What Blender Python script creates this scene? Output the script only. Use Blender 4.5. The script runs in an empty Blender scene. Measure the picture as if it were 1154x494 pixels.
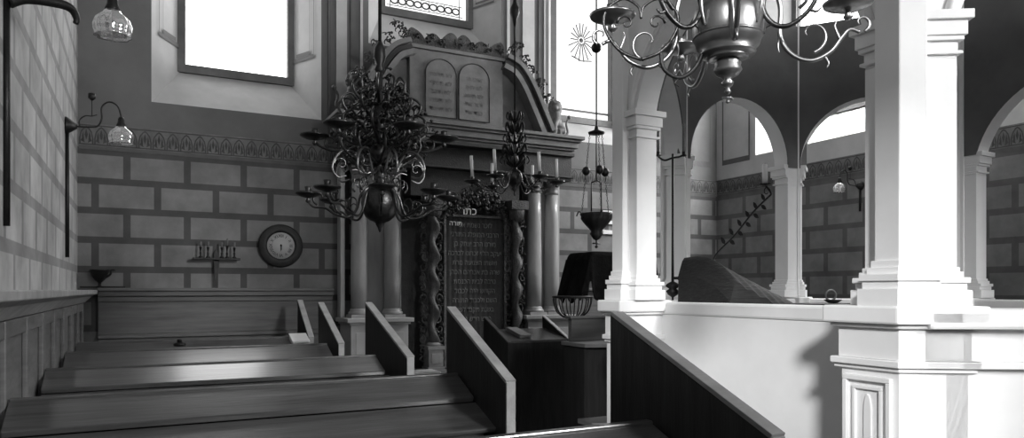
import bpy, math, random
from mathutils import Vector, Matrix, noise
random.seed(7)
D2 = bpy.data; COL = bpy.context.scene.collection; SC = bpy.context.scene
EYE = 1.5                    # eye height: builders below give z relative to the eye, floor at -1.5
PI = math.pi
# ------------------------------------------------------------ camera, world, light
cam_d = D2.cameras.new('camera'); cam = D2.objects.new('camera', cam_d); COL.objects.link(cam)
cam.location = (0, 0, EYE); cam.rotation_euler = (PI/2, 0, -math.radians(27.3))
cam_d.sensor_width = 36; cam_d.lens = 812/1154*36; cam_d.shift_y = 80/1154; cam_d.clip_start = .05
SC.camera = cam
SC.view_settings.view_transform = 'Standard'; SC.view_settings.look = 'None'
SC.view_settings.gamma = 1; SC.view_settings.use_curve_mapping = False
SC.view_settings.exposure = 0.0
W = D2.worlds.new('world'); SC.world = W; W.use_nodes = True
W.node_tree.nodes['Background'].inputs[0].default_value = (.9, .9, .9, 1)
W.node_tree.nodes['Background'].inputs[1].default_value = .2
PANE_BACK, PANE_RIGHT = 5.0, 8.0
def window_light(name, loc, target, sx, sz, power):
    l = D2.lights.new(name, 'AREA'); l.shape = 'RECTANGLE'; l.size = sx; l.size_y = sz; l.energy = power
    o = D2.objects.new(name, l); COL.objects.link(o); o.location = (loc[0], loc[1], loc[2]+EYE)
    d = Vector(target) - Vector(loc); o.rotation_euler = d.to_track_quat('-Z', 'Z').to_euler()
# daylight of the windows in the wall behind the camera and in the left wall behind it
window_light('daylight_rear_window', (4.3, -3.3, 2.6), (3.9, 2, .2), 1.3, 1.8, 430)
window_light('daylight_rear_window_near', (1.0, -3.3, 1.6), (1.2, 0, .6), 1.2, 1.6, 12)
window_light('daylight_right_window', (7.9, 6.3, 2.9), (5.0, 8.0, .4), 1.1, 1.6, 270)
sun = D2.lights.new('sun', 'SUN'); sun.energy = 4.2; sun.angle = .13; so = D2.objects.new('sun', sun); COL.objects.link(so)
so.rotation_euler = Vector((.55, .72, -.42)).to_track_quat('-Z', 'Z').to_euler()

# ------------------------------------------------------------ materials
def mat(name, g, rough=.6, metal=0, var=.25, scale=6, bump=.15, spec=.5, stretch=None, dark=None, bscale=None):
    m = D2.materials.new(name); m.use_nodes = True; n = m.node_tree.nodes; L = m.node_tree.links
    b = n['Principled BSDF']
    b.inputs['Roughness'].default_value = rough; b.inputs['Metallic'].default_value = metal
    b.inputs['Specular IOR Level'].default_value = spec
    ge = n.new('ShaderNodeNewGeometry'); mp = n.new('ShaderNodeMapping'); L.new(ge.outputs['Position'], mp.inputs[0])
    if stretch: mp.inputs['Scale'].default_value = stretch
    no = n.new('ShaderNodeTexNoise'); no.inputs['Scale'].default_value = scale; no.inputs['Detail'].default_value = 7
    no.inputs['Roughness'].default_value = .6
    L.new(mp.outputs[0], no.inputs['Vector'])
    cr = n.new('ShaderNodeValToRGB'); L.new(no.outputs['Fac'], cr.inputs[0])
    a, c = g*(1-var), g*(1+var)
    cr.color_ramp.elements[0].position = .3; cr.color_ramp.elements[1].position = .7
    cr.color_ramp.elements[0].color = (a, a, a, 1); cr.color_ramp.elements[1].color = (c, c, c, 1)
    L.new(cr.outputs[0], b.inputs['Base Color'])
    if bump:
        bp = n.new('ShaderNodeBump'); bp.inputs['Strength'].default_value = bump; bp.inputs['Distance'].default_value = .01
        n2 = n.new('ShaderNodeTexNoise'); n2.inputs['Scale'].default_value = bscale or scale*5
        L.new(mp.outputs[0], n2.inputs['Vector']); L.new(n2.outputs['Fac'], bp.inputs['Height'])
        L.new(bp.outputs[0], b.inputs['Normal'])
    return m
def block_mat(name, axis, shift, g=.20, gm=.075):
    m = mat(name, g, .75, var=.3, scale=3, bump=.2); n = m.node_tree.nodes; L = m.node_tree.links
    b = n['Principled BSDF']; cr = [x for x in n if x.type == 'VALTORGB'][0]
    ge = [x for x in n if x.type == 'NEW_GEOMETRY'][0]
    sp = n.new('ShaderNodeSeparateXYZ'); L.new(ge.outputs['Position'], sp.inputs[0])
    cb = n.new('ShaderNodeCombineXYZ')
    def add(sock, v, dst):
        a = n.new('ShaderNodeMath'); a.operation = 'ADD'; L.new(sock, a.inputs[0]); a.inputs[1].default_value = v; L.new(a.outputs[0], dst)
    add(sp.outputs[axis], shift, cb.inputs[0]); add(sp.outputs[2], -(EYE+1.345)+.284*40+.01, cb.inputs[1])
    br = n.new('ShaderNodeTexBrick'); L.new(cb.outputs[0], br.inputs['Vector'])
    br.inputs['Scale'].default_value = 1; br.inputs['Brick Width'].default_value = .54; br.inputs['Row Height'].default_value = .284
    br.inputs['Mortar Size'].default_value = .035; br.inputs['Mortar Smooth'].default_value = .15; br.offset = .5
    br.inputs['Color1'].default_value = (1, 1, 1, 1); br.inputs['Color2'].default_value = (.86, .86, .86, 1)
    k = gm/g; br.inputs['Mortar'].default_value = (k, k, k, 1)
    mx = n.new('ShaderNodeMix'); mx.data_type = 'RGBA'; mx.blend_type = 'MULTIPLY'; mx.inputs[0].default_value = 1
    L.new(cr.outputs[0], mx.inputs[6]); L.new(br.outputs['Color'], mx.inputs[7]); L.new(mx.outputs[2], b.inputs['Base Color'])
    return m
def emit_mat(name, strength, pattern=False):
    m = D2.materials.new(name); m.use_nodes = True; n = m.node_tree.nodes; L = m.node_tree.links
    n.remove(n['Principled BSDF']); e = n.new('ShaderNodeEmission'); L.new(e.outputs[0], n['Material Output'].inputs[0])
    e.inputs[1].default_value = strength
    no = n.new('ShaderNodeTexNoise'); no.inputs['Scale'].default_value = 2.5; no.inputs['Detail'].default_value = 4
    ge = n.new('ShaderNodeNewGeometry'); L.new(ge.outputs['Position'], no.inputs['Vector'])
    cr = n.new('ShaderNodeValToRGB'); cr.color_ramp.elements[0].color = (.85, .85, .85, 1); cr.color_ramp.elements[1].color = (1, 1, 1, 1)
    L.new(no.outputs['Fac'], cr.inputs[0]); L.new(cr.outputs[0], e.inputs[0])
    return m
M = dict(
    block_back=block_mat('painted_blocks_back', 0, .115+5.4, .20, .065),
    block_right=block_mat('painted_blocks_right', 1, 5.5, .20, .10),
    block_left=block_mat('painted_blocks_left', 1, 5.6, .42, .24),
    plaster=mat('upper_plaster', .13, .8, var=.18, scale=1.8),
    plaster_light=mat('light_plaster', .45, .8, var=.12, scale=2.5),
    frieze=mat('frieze_ground', .15, .8, var=.3, scale=8),
    frieze_fig=mat('frieze_figures', .06, .8, var=.3, scale=9),
    line=mat('painted_line', .10, .8, var=.2),
    dado=mat('dado_wood', .13, .55, var=.3, scale=4, stretch=(.5, 1, 6)),
    floor=mat('floor_stone', .09, .5, var=.3, scale=3),
    ceiling=mat('ceiling_plaster', .3, .9),
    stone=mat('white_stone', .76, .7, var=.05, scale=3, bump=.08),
    stone_shade=mat('canopy_inner_shade', .12, .8, var=.18, scale=3, bump=.1),  # shade inside the canopy put into a darker stone colour
    marble=mat('column_marble', .36, .35, var=.25, scale=4, stretch=(1, 1, .3), bump=.05),
    arkstone=mat('ark_painted_wood', .16, .6, var=.3, scale=5),
    arkdark=mat('ark_dark_wood', .022, .6, var=.4, scale=12, bump=.4),
    carved=mat('ark_carving', .045, .5, var=.6, scale=14, bump=.8),
    curtain=mat('curtain_velvet', .022, .85, var=.35, scale=25, bump=.3),
    letters=mat('gilt_letters', .10, .5, var=.5, scale=30),
    letters_bright=mat('gilt_letters_bright', .6, .4, var=.2),
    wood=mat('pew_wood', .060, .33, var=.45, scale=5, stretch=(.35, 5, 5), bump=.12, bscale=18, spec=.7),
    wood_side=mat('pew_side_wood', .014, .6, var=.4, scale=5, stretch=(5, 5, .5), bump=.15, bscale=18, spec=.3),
    wood_edge=mat('lit_pew_edge', .34, .5, var=.25, scale=9, bump=.15),  # window light on the pew edges put into a paler wood; ledge shares it
    black=mat('black_cloth', .008, .95, var=.4, scale=15, bump=.5, spec=.1),
    cloth=mat('dark_cover_cloth', .018, .7, var=.5, scale=4, stretch=(1, 4, 14), bump=.7, bscale=6),
    iron=mat('dark_iron', .02, .45, metal=.6, var=.3, scale=20),
    brass=mat('brass', .25, .36, metal=1, var=.2, scale=9, bump=.05),
    brass_dark=mat('aged_brass', .075, .36, metal=1, var=.5, scale=15, bump=.2),
    candle=mat('candle_wax', .8, .5, var=.03, bump=0),
    paper=mat('white_paper', .75, .8, var=.05),
    clock_face=mat('clock_face', .5, .6, var=.05),
    pane=emit_mat('frosted_pane', PANE_BACK), pane_soft=emit_mat('frosted_pane_soft', 1.5), pane_right=emit_mat('frosted_pane_right', PANE_RIGHT),
    etched=emit_mat('etched_glass', .35), etched_dark=mat('lead_came', .05, .6),
    frame=mat('window_frame', .10, .6),
)
wb = M['wood'].node_tree.nodes['Principled BSDF']; wb.inputs['Coat Weight'].default_value = 1; wb.inputs['Coat Roughness'].default_value = .17
g = D2.materials.new('lamp_glass'); g.use_nodes = True; b = g.node_tree.nodes['Principled BSDF']
b.inputs['Base Color'].default_value = (.85, .85, .85, 1); b.inputs['Roughness'].default_value = .05
b.inputs['Transmission Weight'].default_value = .75; b.inputs['IOR'].default_value = 1.5; b.inputs['Metallic'].default_value = .45
M['glass'] = g
# ------------------------------------------------------------ mesh builder
def V(*a): return Vector(a)
class MB:
    def __init__(s): s.v = []; s.f = []; s.s = []; s.m = []; s.mi = 0
    def add(s, vs, fs, smooth=False):
        k = len(s.v); s.v += [Vector(p) for p in vs]
        for f in fs: s.f.append([i+k for i in f]); s.s.append(smooth); s.m.append(s.mi)
        return s
    def box(s, x0, x1, y0, y1, z0, z1):
        vs = [(x, y, z) for z in (z0, z1) for y in (y0, y1) for x in (x0, x1)]
        return s.add(vs, [(0,2,3,1),(4,5,7,6),(0,1,5,4),(2,6,7,3),(0,4,6,2),(1,3,7,5)])
    def obox(s, a, b, n, w0, w1, z0, z1):
        """box along a->b (xy), offset w0..w1 along n (xy)"""
        a, b, n = V(*a), V(*b), V(*n)
        p = [a+n*w0, b+n*w0, b+n*w1, a+n*w1]
        return s.plan([(q.x, q.y) for q in p], z0, z1)
    def plan(s, pts, z0, z1):
        n = len(pts); ar = sum(pts[i][0]*pts[(i+1)%n][1]-pts[(i+1)%n][0]*pts[i][1] for i in range(n))
        if ar < 0: pts = pts[::-1]
        vs = [(x, y, z0) for x, y in pts]+[(x, y, z1) for x, y in pts]
        fs = [list(range(n))[::-1], list(range(n, 2*n))]+[(i, (i+1)%n, (i+1)%n+n, i+n) for i in range(n)]
        return s.add(vs, fs)
    def prism(s, pts, o, u, w, d):
        """polygon pts (a,b) in frame o,u,w extruded by vector d"""
        o, u, w, d = V(*o), V(*u), V(*w), V(*d); n = len(pts)
        ar = sum(pts[i][0]*pts[(i+1)%n][1]-pts[(i+1)%n][0]*pts[i][1] for i in range(n))
        if (ar > 0) == (u.cross(w).dot(d) > 0): pass
        else: pts = pts[::-1]
        vs = [o+u*a+w*b for a, b in pts]; vs += [p+d for p in vs]
        fs = [list(range(n))[::-1], list(range(n, 2*n))]+[(i, (i+1)%n, (i+1)%n+n, i+n) for i in range(n)]
        return s.add(vs, fs)
    def lathe(s, prof, c, n=20, axis=(0, 0, 1), lobes=0, amp=0):
        c = V(*c); q = V(0, 0, 1).rotation_difference(V(*axis).normalized()); vs = []; fs = []
        for r, z in prof:
            for i in range(n):
                a = 2*PI*i/n; rr = r*(1+amp*math.cos(lobes*a)) if lobes else r
                vs.append(c+q@V(rr*math.cos(a), rr*math.sin(a), z))
        for j in range(len(prof)-1):
            for i in range(n): fs.append((j*n+i, j*n+(i+1)%n, (j+1)*n+(i+1)%n, (j+1)*n+i))
        if prof[0][0] > 1e-4: fs.append(list(range(n))[::-1])
        if prof[-1][0] > 1e-4: fs.append([(len(prof)-1)*n+i for i in range(n)])
        return s.add(vs, fs, True)
    def ball(s, c, r, n=14, sz=1):
        return s.lathe([(max(r*math.sin(PI*k/8), 1e-5), -r*sz*math.cos(PI*k/8)) for k in range(9)], c, n)
    def tube(s, path, r, n=8, closed=False):
        path = [V(*p) for p in path]; N = len(path)
        if not isinstance(r, (list, tuple)): r = [r]*N
        elif len(r) != N: r = [r[0]+(r[-1]-r[0])*i/(N-1) if len(r) == 2 else r[min(int(i*len(r)/N), len(r)-1)] for i in range(N)]
        vs = []; up = None
        for i, p in enumerate(path):
            t = (path[(i+1)%N]-path[i-1]) if closed else (path[min(i+1, N-1)]-path[max(i-1, 0)])
            t.normalize()
            if up is None: up = V(0, 0, 1) if abs(t.z) < .9 else V(1, 0, 0)
            sd = t.cross(up)
            if sd.length < 1e-4: sd = t.orthogonal()
            sd.normalize(); up = sd.cross(t).normalized()
            for k in range(n):
                a = 2*PI*k/n; vs.append(p+(sd*math.cos(a)+up*math.sin(a))*r[i])
        fs = []
        for i in range(N if closed else N-1):
            j = (i+1)%N
            for k in range(n): fs.append((i*n+k, i*n+(k+1)%n, j*n+(k+1)%n, j*n+k))
        if not closed: fs.append(list(range(n))[::-1]); fs.append([(N-1)*n+k for k in range(n)])
        return s.add(vs, fs, True)
    def build(s, name, m, parent=None, bevel=0, mods=None):
        lo = V(*[min(p[i] for p in s.v) for i in range(3)]); hi = V(*[max(p[i] for p in s.v) for i in range(3)])
        if parent:
            loc = V(0, 0, 0); q = parent
            while q: loc = loc+q.location; q = q.parent
            own = V(0, 0, 0)
        else: own = V((lo.x+hi.x)/2, (lo.y+hi.y)/2, lo.z+EYE); loc = own
        me = D2.meshes.new(name); me.from_pydata([p+V(0, 0, EYE)-loc for p in s.v], [], s.f)
        me.polygons.foreach_set('use_smooth', s.s); me.polygons.foreach_set('material_index', s.m)
        for x in (m if isinstance(m, (list, tuple)) else [m]): me.materials.append(M[x] if isinstance(x, str) else x)
        me.update(); o = D2.objects.new(name, me); COL.objects.link(o); o.location = own; o.parent = parent
        if bevel:
            bv = o.modifiers.new('bevel', 'BEVEL'); bv.width = bevel; bv.segments = 2; bv.limit_method = 'ANGLE'
        return o
def tag(o, label=None, cat=None, group=None, kind=None):
    for k, v in (('label', label), ('category', cat), ('group', group), ('kind', kind)):
        if v: o[k] = v
    return o
def thing(name, label, cat, loc, group=None):
    o = D2.objects.new(name, None); COL.objects.link(o); o.location = (loc[0], loc[1], loc[2]+EYE); o.empty_display_size = .1
    return tag(o, label, cat, group)
def struct(mb, name, m, parent=None, bevel=0):
    o = mb.build(name, m, parent, bevel)
    if not parent: o['kind'] = 'structure'
    return o
def spline(pts, k=6, closed=False):
    P = [V(*p) for p in pts]; N = len(P); out = []
    for i in range(N if closed else N-1):
        p0 = P[i-1] if (closed or i) else P[0]; p1 = P[i]; p2 = P[(i+1)%N]; p3 = P[(i+2)%N] if closed else P[min(i+2, N-1)]
        for j in range(k):
            t = j/k; out.append(.5*((2*p1)+(p2-p0)*t+(2*p0-5*p1+4*p2-p3)*t*t+(3*p1-p0-3*p2+p3)*t**3))
    if not closed: out.append(P[-1])
    return out
def at(px, py, Y):
    """world point (z relative to the eye) on the ray of a photograph point at distance y=Y"""
    d = px-577; t = Y/(721.5-.4587*d); return V((372.5+.8886*d)*t, Y, (327-py)*t)
def text_mesh(body, size, m, name, parent, place, extrude=.0015, align='CENTER'):
    """lettering as a mesh; place(x,y,z)->world point rel eye"""
    cu = D2.curves.new(name, 'FONT'); cu.body = body; cu.size = size; cu.align_x = align; cu.extrude = extrude
    to = D2.objects.new(name+'_t', cu); COL.objects.link(to)
    bpy.context.view_layer.update(); dg = bpy.context.evaluated_depsgraph_get()
    me = D2.meshes.new_from_object(to.evaluated_get(dg)); D2.objects.remove(to); D2.curves.remove(cu)
    mb = MB(); mb.add([place(*v.co) for v in me.vertices], [list(p.vertices) for p in me.polygons]); D2.meshes.remove(me)
    return mb.build(name, m, parent) if mb.v else None
heb = lambda s: s[::-1]

# ------------------------------------------------------------ the room
XL, XR, YB, YR, ZF, ZC = -.53, 7.5, 8.0, -3.8, -1.5, 5.2
struct(MB().box(XL-.3, XR+.9, YR-.4, YB+.9, ZF-.1, ZF), 'floor', 'floor')
struct(MB().box(XL-.3, XR+.9, YR-.4, YB+.9, ZC, ZC+.1), 'ceiling', 'ceiling')
def wall(name, frame, a0, a1, holes, mats, zsplit, depth=.55):
    """frame(a, d, z) -> point; holes: (a0,a1,z0,z1, ia0,ia1,iz0,iz1)"""
    mb = MB(); A = sorted({a0, a1, *[h[i] for h in holes for i in (0, 1)]}); Z = sorted({ZF, ZC, zsplit, *[h[i] for h in holes for i in (2, 3)]})
    for i in range(len(A)-1):
        for j in range(len(Z)-1):
            ca, cz = (A[i]+A[i+1])/2, (Z[j]+Z[j+1])/2
            if any(h[0] < ca < h[1] and h[2] < cz < h[3] for h in holes): continue
            mb.mi = 0 if cz < zsplit else 1
            mb.add([frame(A[i], 0, Z[j]), frame(A[i+1], 0, Z[j]), frame(A[i+1], 0, Z[j+1]), frame(A[i], 0, Z[j+1])], [(0, 1, 2, 3)])
    mb.mi = 2
    for h in holes:
        o = [frame(h[0], 0, h[2]), frame(h[1], 0, h[2]), frame(h[1], 0, h[3]), frame(h[0], 0, h[3])]
        q = [frame(h[4], depth, h[6]), frame(h[5], depth, h[6]), frame(h[5], depth, h[7]), frame(h[4], depth, h[7])]
        mb.add(o+q, [(0, 1, 5, 4), (1, 2, 6, 5), (2, 3, 7, 6), (3, 0, 4, 7)])
    # outer leaf of the wall, with the panes' openings left free
    mb.mi = 1; A = sorted({a0, a1, *[h[i] for h in holes for i in (4, 5)]}); Z = sorted({ZF, ZC, *[h[i] for h in holes for i in (6, 7)]})
    for i in range(len(A)-1):
        for j in range(len(Z)-1):
            ca, cz = (A[i]+A[i+1])/2, (Z[j]+Z[j+1])/2
            if any(h[4] < ca < h[5] and h[6] < cz < h[7] for h in holes): continue
            mb.add([frame(A[i], depth+.04, Z[j]), frame(A[i], depth+.04, Z[j+1]), frame(A[i+1], depth+.04, Z[j+1]), frame(A[i+1], depth+.04, Z[j])], [(0, 1, 2, 3)])
    return struct(mb, name, mats)
back = lambda a, d, z: V(a, YB+d, z)
right = lambda a, d, z: V(XR+d, a, z)
left = lambda a, d, z: V(XL-d, a, z)
rear = lambda a, d, z: V(a, YR-d, z)
W1 = (.10, 1.77, 1.87, 4.6, .42, 1.50, 2.40, 4.5)
W2 = (2.30, 3.98, 2.80, 4.8, 2.62, 3.74, 3.42, 4.7)
W3 = (4.66, 6.25, 1.95, 4.6, 5.02, 5.95, 2.38, 4.5)
WR1 = (5.35, 7.25, 1.85, 4.6, 5.70, 6.95, 2.35, 4.5)
WR2 = (2.6, 4.3, 1.85, 4.6, 2.9, 4.0, 2.35, 4.5)
WB1 = (3.5, 5.1, 1.4, 3.7, 3.6, 5.0, 1.5, 3.6)
WB2 = (.3, 1.8, .6, 2.6, .4, 1.6, .7, 2.5)
WL1 = (-2.9, -.1, 1.5, 3.1, -3.7, -.7, 1.9, 3.6)
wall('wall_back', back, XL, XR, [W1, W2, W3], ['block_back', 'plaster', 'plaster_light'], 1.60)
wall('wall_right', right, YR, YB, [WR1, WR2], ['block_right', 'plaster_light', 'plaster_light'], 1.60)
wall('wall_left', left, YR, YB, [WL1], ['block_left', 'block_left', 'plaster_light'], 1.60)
wall('wall_rear', rear, XL, XR, [WB1, WB2], ['block_back', 'plaster', 'plaster_light'], 1.60)
# windows: frame, pane, glazing
def window(n, frame, h, panem, d=.53, extra=None):
    root = D2.objects.new('window_%d' % n, None); COL.objects.link(root); root['kind'] = 'structure'
    a0, a1, z0, z1 = h[4:8]; root.location = frame((a0+a1)/2, d, z0)+V(0, 0, EYE)
    P = lambda a, dd, z: frame(a, dd, z)
    fr = MB(); w = .055
    def bar(p0, p1, q0, q1, d0=d-.05, d1=d-.005):
        c = [P(a, dd, z) for z in (q0, q1) for dd in (d0, d1) for a in (p0, p1)]
        fr.add(c, [(0,2,3,1),(4,5,7,6),(0,1,5,4),(2,6,7,3),(0,4,6,2),(1,3,7,5)])
    o = .075; bar(a0-o, a0+.012, z0-o, z1, d-.10); bar(a1-.012, a1+o, z0-o, z1, d-.10); bar(a0+.012, a1-.012, z0-o, z0+.012, d-.10); bar(a0, a1, z1-w, z1)
    fr.build('frame', 'frame', root)
    MB().add([P(a0, d, z0), P(a1, d, z0), P(a1, d, z1), P(a0, d, z1)], [(0, 1, 2, 3)]).build('pane', panem, root)
    if extra: extra(root, P, a0, a1, z0, z1, d)
    return root
def lines1(root, P, a0, a1, z0, z1, d):
    mb = MB(); r = .005; i = .07
    mb.tube([P(a0+i, d-.008, z1), P(a0+i, d-.008, z0+i), P(a1-i, d-.008, z0+i), P(a1-i, d-.008, z1)], r, 6)
    z = z0+.78
    for k in range(5):   # faint scroll ornament etched across the glass
        c = a0+.36+k*.09
        mb.tube([P(c+.035*math.cos(t)*(1-t/9), d-.006, z+.02*math.sin(t)*(1-t/9)) for t in [j*.5 for j in range(14)]], .003, 5)
    mb.build('etched_line', 'etched_dark', root)
def lines2(root, P, a0, a1, z0, z1, d):
    mb = MB(); zc = z0+.14; n = 9
    for k in range(n):
        c = a0+.10+(a1-a0-.2)*(k+.5)/n; rr = (a1-a0-.2)/n*.46
        mb.tube([P(c+rr*math.cos(t), d-.008, zc+rr*.8*math.sin(t)) for t in [j*PI/8 for j in range(16)]], .010, 5, True)
        mb.tube([P(c+rr, d-.008, zc-.06), P(c+rr, d-.008, zc+.06)], .004, 5)
    for zz in (zc-.065, zc+.065): mb.tube([P(a0+.06, d-.008, zz), P(a1-.06, d-.008, zz)], .005, 5)
    for aa in (a0+.10, a1-.10): mb.tube([P(aa, d-.008, z0+.05), P(aa, d-.008, z1)], .005, 5)
    mb.build('lead_border', 'etched_dark', root)
def lines3(root, P, a0, a1, z0, z1, d):
    mb = MB(); r = .006
    c = at(656, 45, YB+.5); ca, cz = c.x, c.z
    for k in range(18):
        t = 2*PI*k/18; l = .30 if math.sin(t) < -.3 else .24
        mb.tube([P(ca+.05*math.cos(t), d-.008, cz+.05*math.sin(t)), P(ca+l*.75*math.cos(t), d-.008, cz+l*math.sin(t))], .0075, 5)
    mb.tube([P(ca-.16, d-.008, cz-.24), P(ca, d-.008, cz-.29), P(ca+.17, d-.008, cz-.27)], .008, 5)
    mb.build('etched_rays', 'etched_dark', root)
    MB().lathe([(.032, 0), (.03, .006), (.001, .008)], P(ca, d-.004, cz), 14, (0, -1, 0)).build('etched_star', 'etched_dark', root)
    MB().add([P(a0, d-.03, z0+.10), P(a1, d-.03, z0+.10), P(a1, d-.03, z0+.13), P(a0, d-.03, z0+.13)], [(0, 1, 2, 3)]).build('glazing_bar', 'plaster', root)
window(1, back, W1, 'pane', extra=lines1)
window(2, back, W2, 'pane_soft', extra=lines2)
window(3, back, W3, 'pane_soft', extra=lines3)
window(4, right, WR1, 'pane_right'); window(5, right, WR2, 'pane_right')
wl = D2.objects.new('window_8', None); COL.objects.link(wl); wl['kind'] = 'structure'; wl.location = left(-2.2, .5, 1.9)+V(0, 0, EYE)
mb = MB(); mb.box(XL-.58, XL-.53, -3.7, -.7, 1.9, 1.95); mb.box(XL-.58, XL-.53, -3.7, -.7, 3.55, 3.6)
for yy in (-3.7, -.75): mb.box(XL-.58, XL-.53, yy, yy+.05, 1.95, 3.55)
mb.build('frame', 'frame', wl)
window(6, rear, WB1, 'pane'); window(7, rear, WB2, 'pane')
# painted frieze band with palmettes
def frieze(name, frame, a0, a1, sgn):
    r = struct(MB().add([frame(a0, -.004, 1.385), frame(a1, -.004, 1.385), frame(a1, -.004, 1.60), frame(a0, -.004, 1.60)], [(0, 1, 2, 3)]), name, 'frieze')
    mb = MB(); n = int(abs(a1-a0)/.124)
    Q = lambda a, z: frame(a, -.009, z)
    for k in range(n):
        c = a0+(k+.5)*(a1-a0)/n
        arch = lambda w, zt, zb: [(c-w, zb), (c-w*1.02, 1.455), (c-w*.8, 1.455+(zt-1.455)*.55), (c-w*.35, 1.455+(zt-1.455)*.88), (c, zt), (c+w*.35, 1.455+(zt-1.455)*.88), (c+w*.8, 1.455+(zt-1.455)*.55), (c+w*1.02, 1.455), (c+w, zb)]
        o, i = arch(.058, 1.572, 1.40), arch(.047, 1.556, 1.40)
        mb.add([Q(*p) for p in o]+[Q(*p) for p in i], [(j, j+1, j+10, j+9) for j in range(8)])
        mb.add([Q(c, 1.44), Q(c+.014, 1.49), Q(c, 1.545), Q(c-.014, 1.49)], [(0, 1, 2, 3)])
        for q in (-1, 1): mb.add([Q(c+q*.018, 1.43), Q(c+q*.038, 1.47), Q(c+q*.026, 1.52), Q(c+q*.020, 1.48)], [(0, 1, 2, 3)])
        for s in (-1, 1): mb.add([Q(c+s*.012, 1.41), Q(c+s*.046, 1.43), Q(c+s*.030, 1.47)], [(0, 1, 2)])
    for z in (1.393, 1.575): mb.add([Q(a0, z), Q(a1, z), Q(a1, z+.010), Q(a0, z+.010)], [(0, 1, 2, 3)])
    mb.build('palmettes', 'frieze_fig', r)
    MB().add([frame(a0, -.006, 1.350), frame(a1, -.006, 1.350), frame(a1, -.006, 1.385), frame(a0, -.006, 1.385)], [(0, 1, 2, 3)]).build('border', 'line', r)
frieze('trim_1', back, XL+.01, XR-.02, 1)
frieze('trim_2', right, -1.0, YB-.02, 1)
# painted frames on the upper walls and on the reveals
def rectline(mb, pts, w):
    """closed line of flat strips through 4 world points, inside of each edge"""
    c = sum(pts, V(0, 0, 0))/4; q = [p+(c-p)*w for p in pts]
    mb.add(list(pts)+q, [(i, (i+1)%4, (i+1)%4+4, i+4) for i in range(4)])
pl = MB()
def reveal_frame(frame, h, side, lo=.10):
    ao, ai = (h[0], h[4]) if side == 0 else (h[1], h[5])
    n = -.012 if side == 0 else .012
    def q(u, z): return frame(ao+(ai-ao)*u-n*1.0, .55*u-.006, z)
    for a, bb in ((.18, .82), (.3, .7)):
        rectline(pl, [q(a, h[6]+lo+a*.4), q(bb, h[6]+lo+a*.4), q(bb, h[7]-.1), q(a, h[7]-.1)], .05)
for h, s in ((W1, 0), (W1, 1), (W2, 0), (W2, 1), (W3, 1)): reveal_frame(back, h, s)
struct(pl, 'trim_3', 'plaster')
pl = MB()
for a0, a1 in ((6.42, 6.85), (6.98, 7.38)):
    rectline(pl, [back(a0, -.006, 1.78), back(a1, -.006, 1.78), back(a1, -.006, 3.4), back(a0, -.006, 3.4)], .10)
rectline(pl, [right(7.35, -.006, 1.8), right(7.88, -.006, 1.8), right(7.88, -.006, 3.4), right(7.35, -.006, 3.4)], .09)
struct(pl, 'trim_4', 'line')
pb = MB()     # painted pilaster stripes between the windows
for x0, x1, mi in ((1.84, 1.87, 0), (1.93, 2.05, 1), (2.09, 2.11, 0), (2.2, 2.23, 1), (4.05, 4.09, 1), (4.16, 4.2, 0), (4.27, 4.44, 1), (4.5, 4.53, 0), (4.58, 4.6, 1)):
    pb.mi = mi; pb.box(x0, x1, YB-.02, YB-.002, 1.62, 4.9)
struct(pb, 'trim_5', ['line', 'plaster_light'])
# dado (panelling) of the back wall and the left wall with its ledge
d = MB(); x1 = 1.88
d.box(XL+.17, x1, 7.86, 8.0, -.012, .02); d.box(XL+.17, x1, 7.885, 8.0, -.06, -.012); d.box(XL+.17, x1, 7.93, 8.0, -.115, -.06)
d.box(XL+.17, x1, 7.95, 8.0, -.43, -.115); d.box(XL+.17, x1, 7.91, 8.0, -.47, -.43); d.box(XL+.17, x1, 7.95, 8.0, -1.5, -.47)
struct(d, 'trim_6', 'dado', bevel=.006)
d = MB()
d.box(5.0, 6.0, 7.9, 8.0, -.012, .02); d.box(4.78, XR, 7.94, 8.0, -1.5, -.02); struct(d, 'trim_7', 'dado', bevel=.006)
d = MB()
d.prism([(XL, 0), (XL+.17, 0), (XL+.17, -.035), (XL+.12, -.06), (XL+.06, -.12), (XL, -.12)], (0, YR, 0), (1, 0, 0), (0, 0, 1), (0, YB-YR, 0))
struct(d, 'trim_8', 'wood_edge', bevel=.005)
d = MB(); d.box(XL, XL+.03, YR, YB, -1.5, -.12)
y = 1.0
while y < 7.9: d.box(XL+.03, XL+.055, y, y+.10, -1.45, -.125); y += .62
d.box(XL+.03, XL+.05, YR, YB, -.2, -.125)
struct(d, 'trim_9', 'dado', bevel=.006)

# ------------------------------------------------------------ the bimah: eight-sided stone arcade
Pv = {1: (2.93, 4.15), 2: (2.93, 2.01), 8: (4.63, .95), 7: (6.0, .85), 6: (6.85, 2.0), 5: (6.75, 3.97), 4: (5.85, 5.21), 3: (4.30, 5.29)}
ZCAP, ZS, ZT = -.07, 1.19, 2.58
bim = thing('bimah', 'large white octagonal stone bimah with open arches, tapering bases and a panelled parapet', 'bimah', (4.9, 3.1, -1.5))
cen = V(4.9, 3.1)
def fdir(a, b):
    a, b = V(*Pv[a]), V(*Pv[b]); u = (b-a).normalized(); n = V(-u.y, u.x)
    if n.dot(cen-a) < 0: n = -n
    return a, b, u, n, (b-a).length
faces = [(2, 1), (1, 3), (3, 4), (4, 5), (5, 6), (6, 7), (7, 8), (8, 2)]
jamb = {(2, 1): (.21, .20), (8, 2): (.3, .27), (3, 4): (.14, .24), (4, 5): (.13, .2), (1, 3): (.2, .13)}
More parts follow.
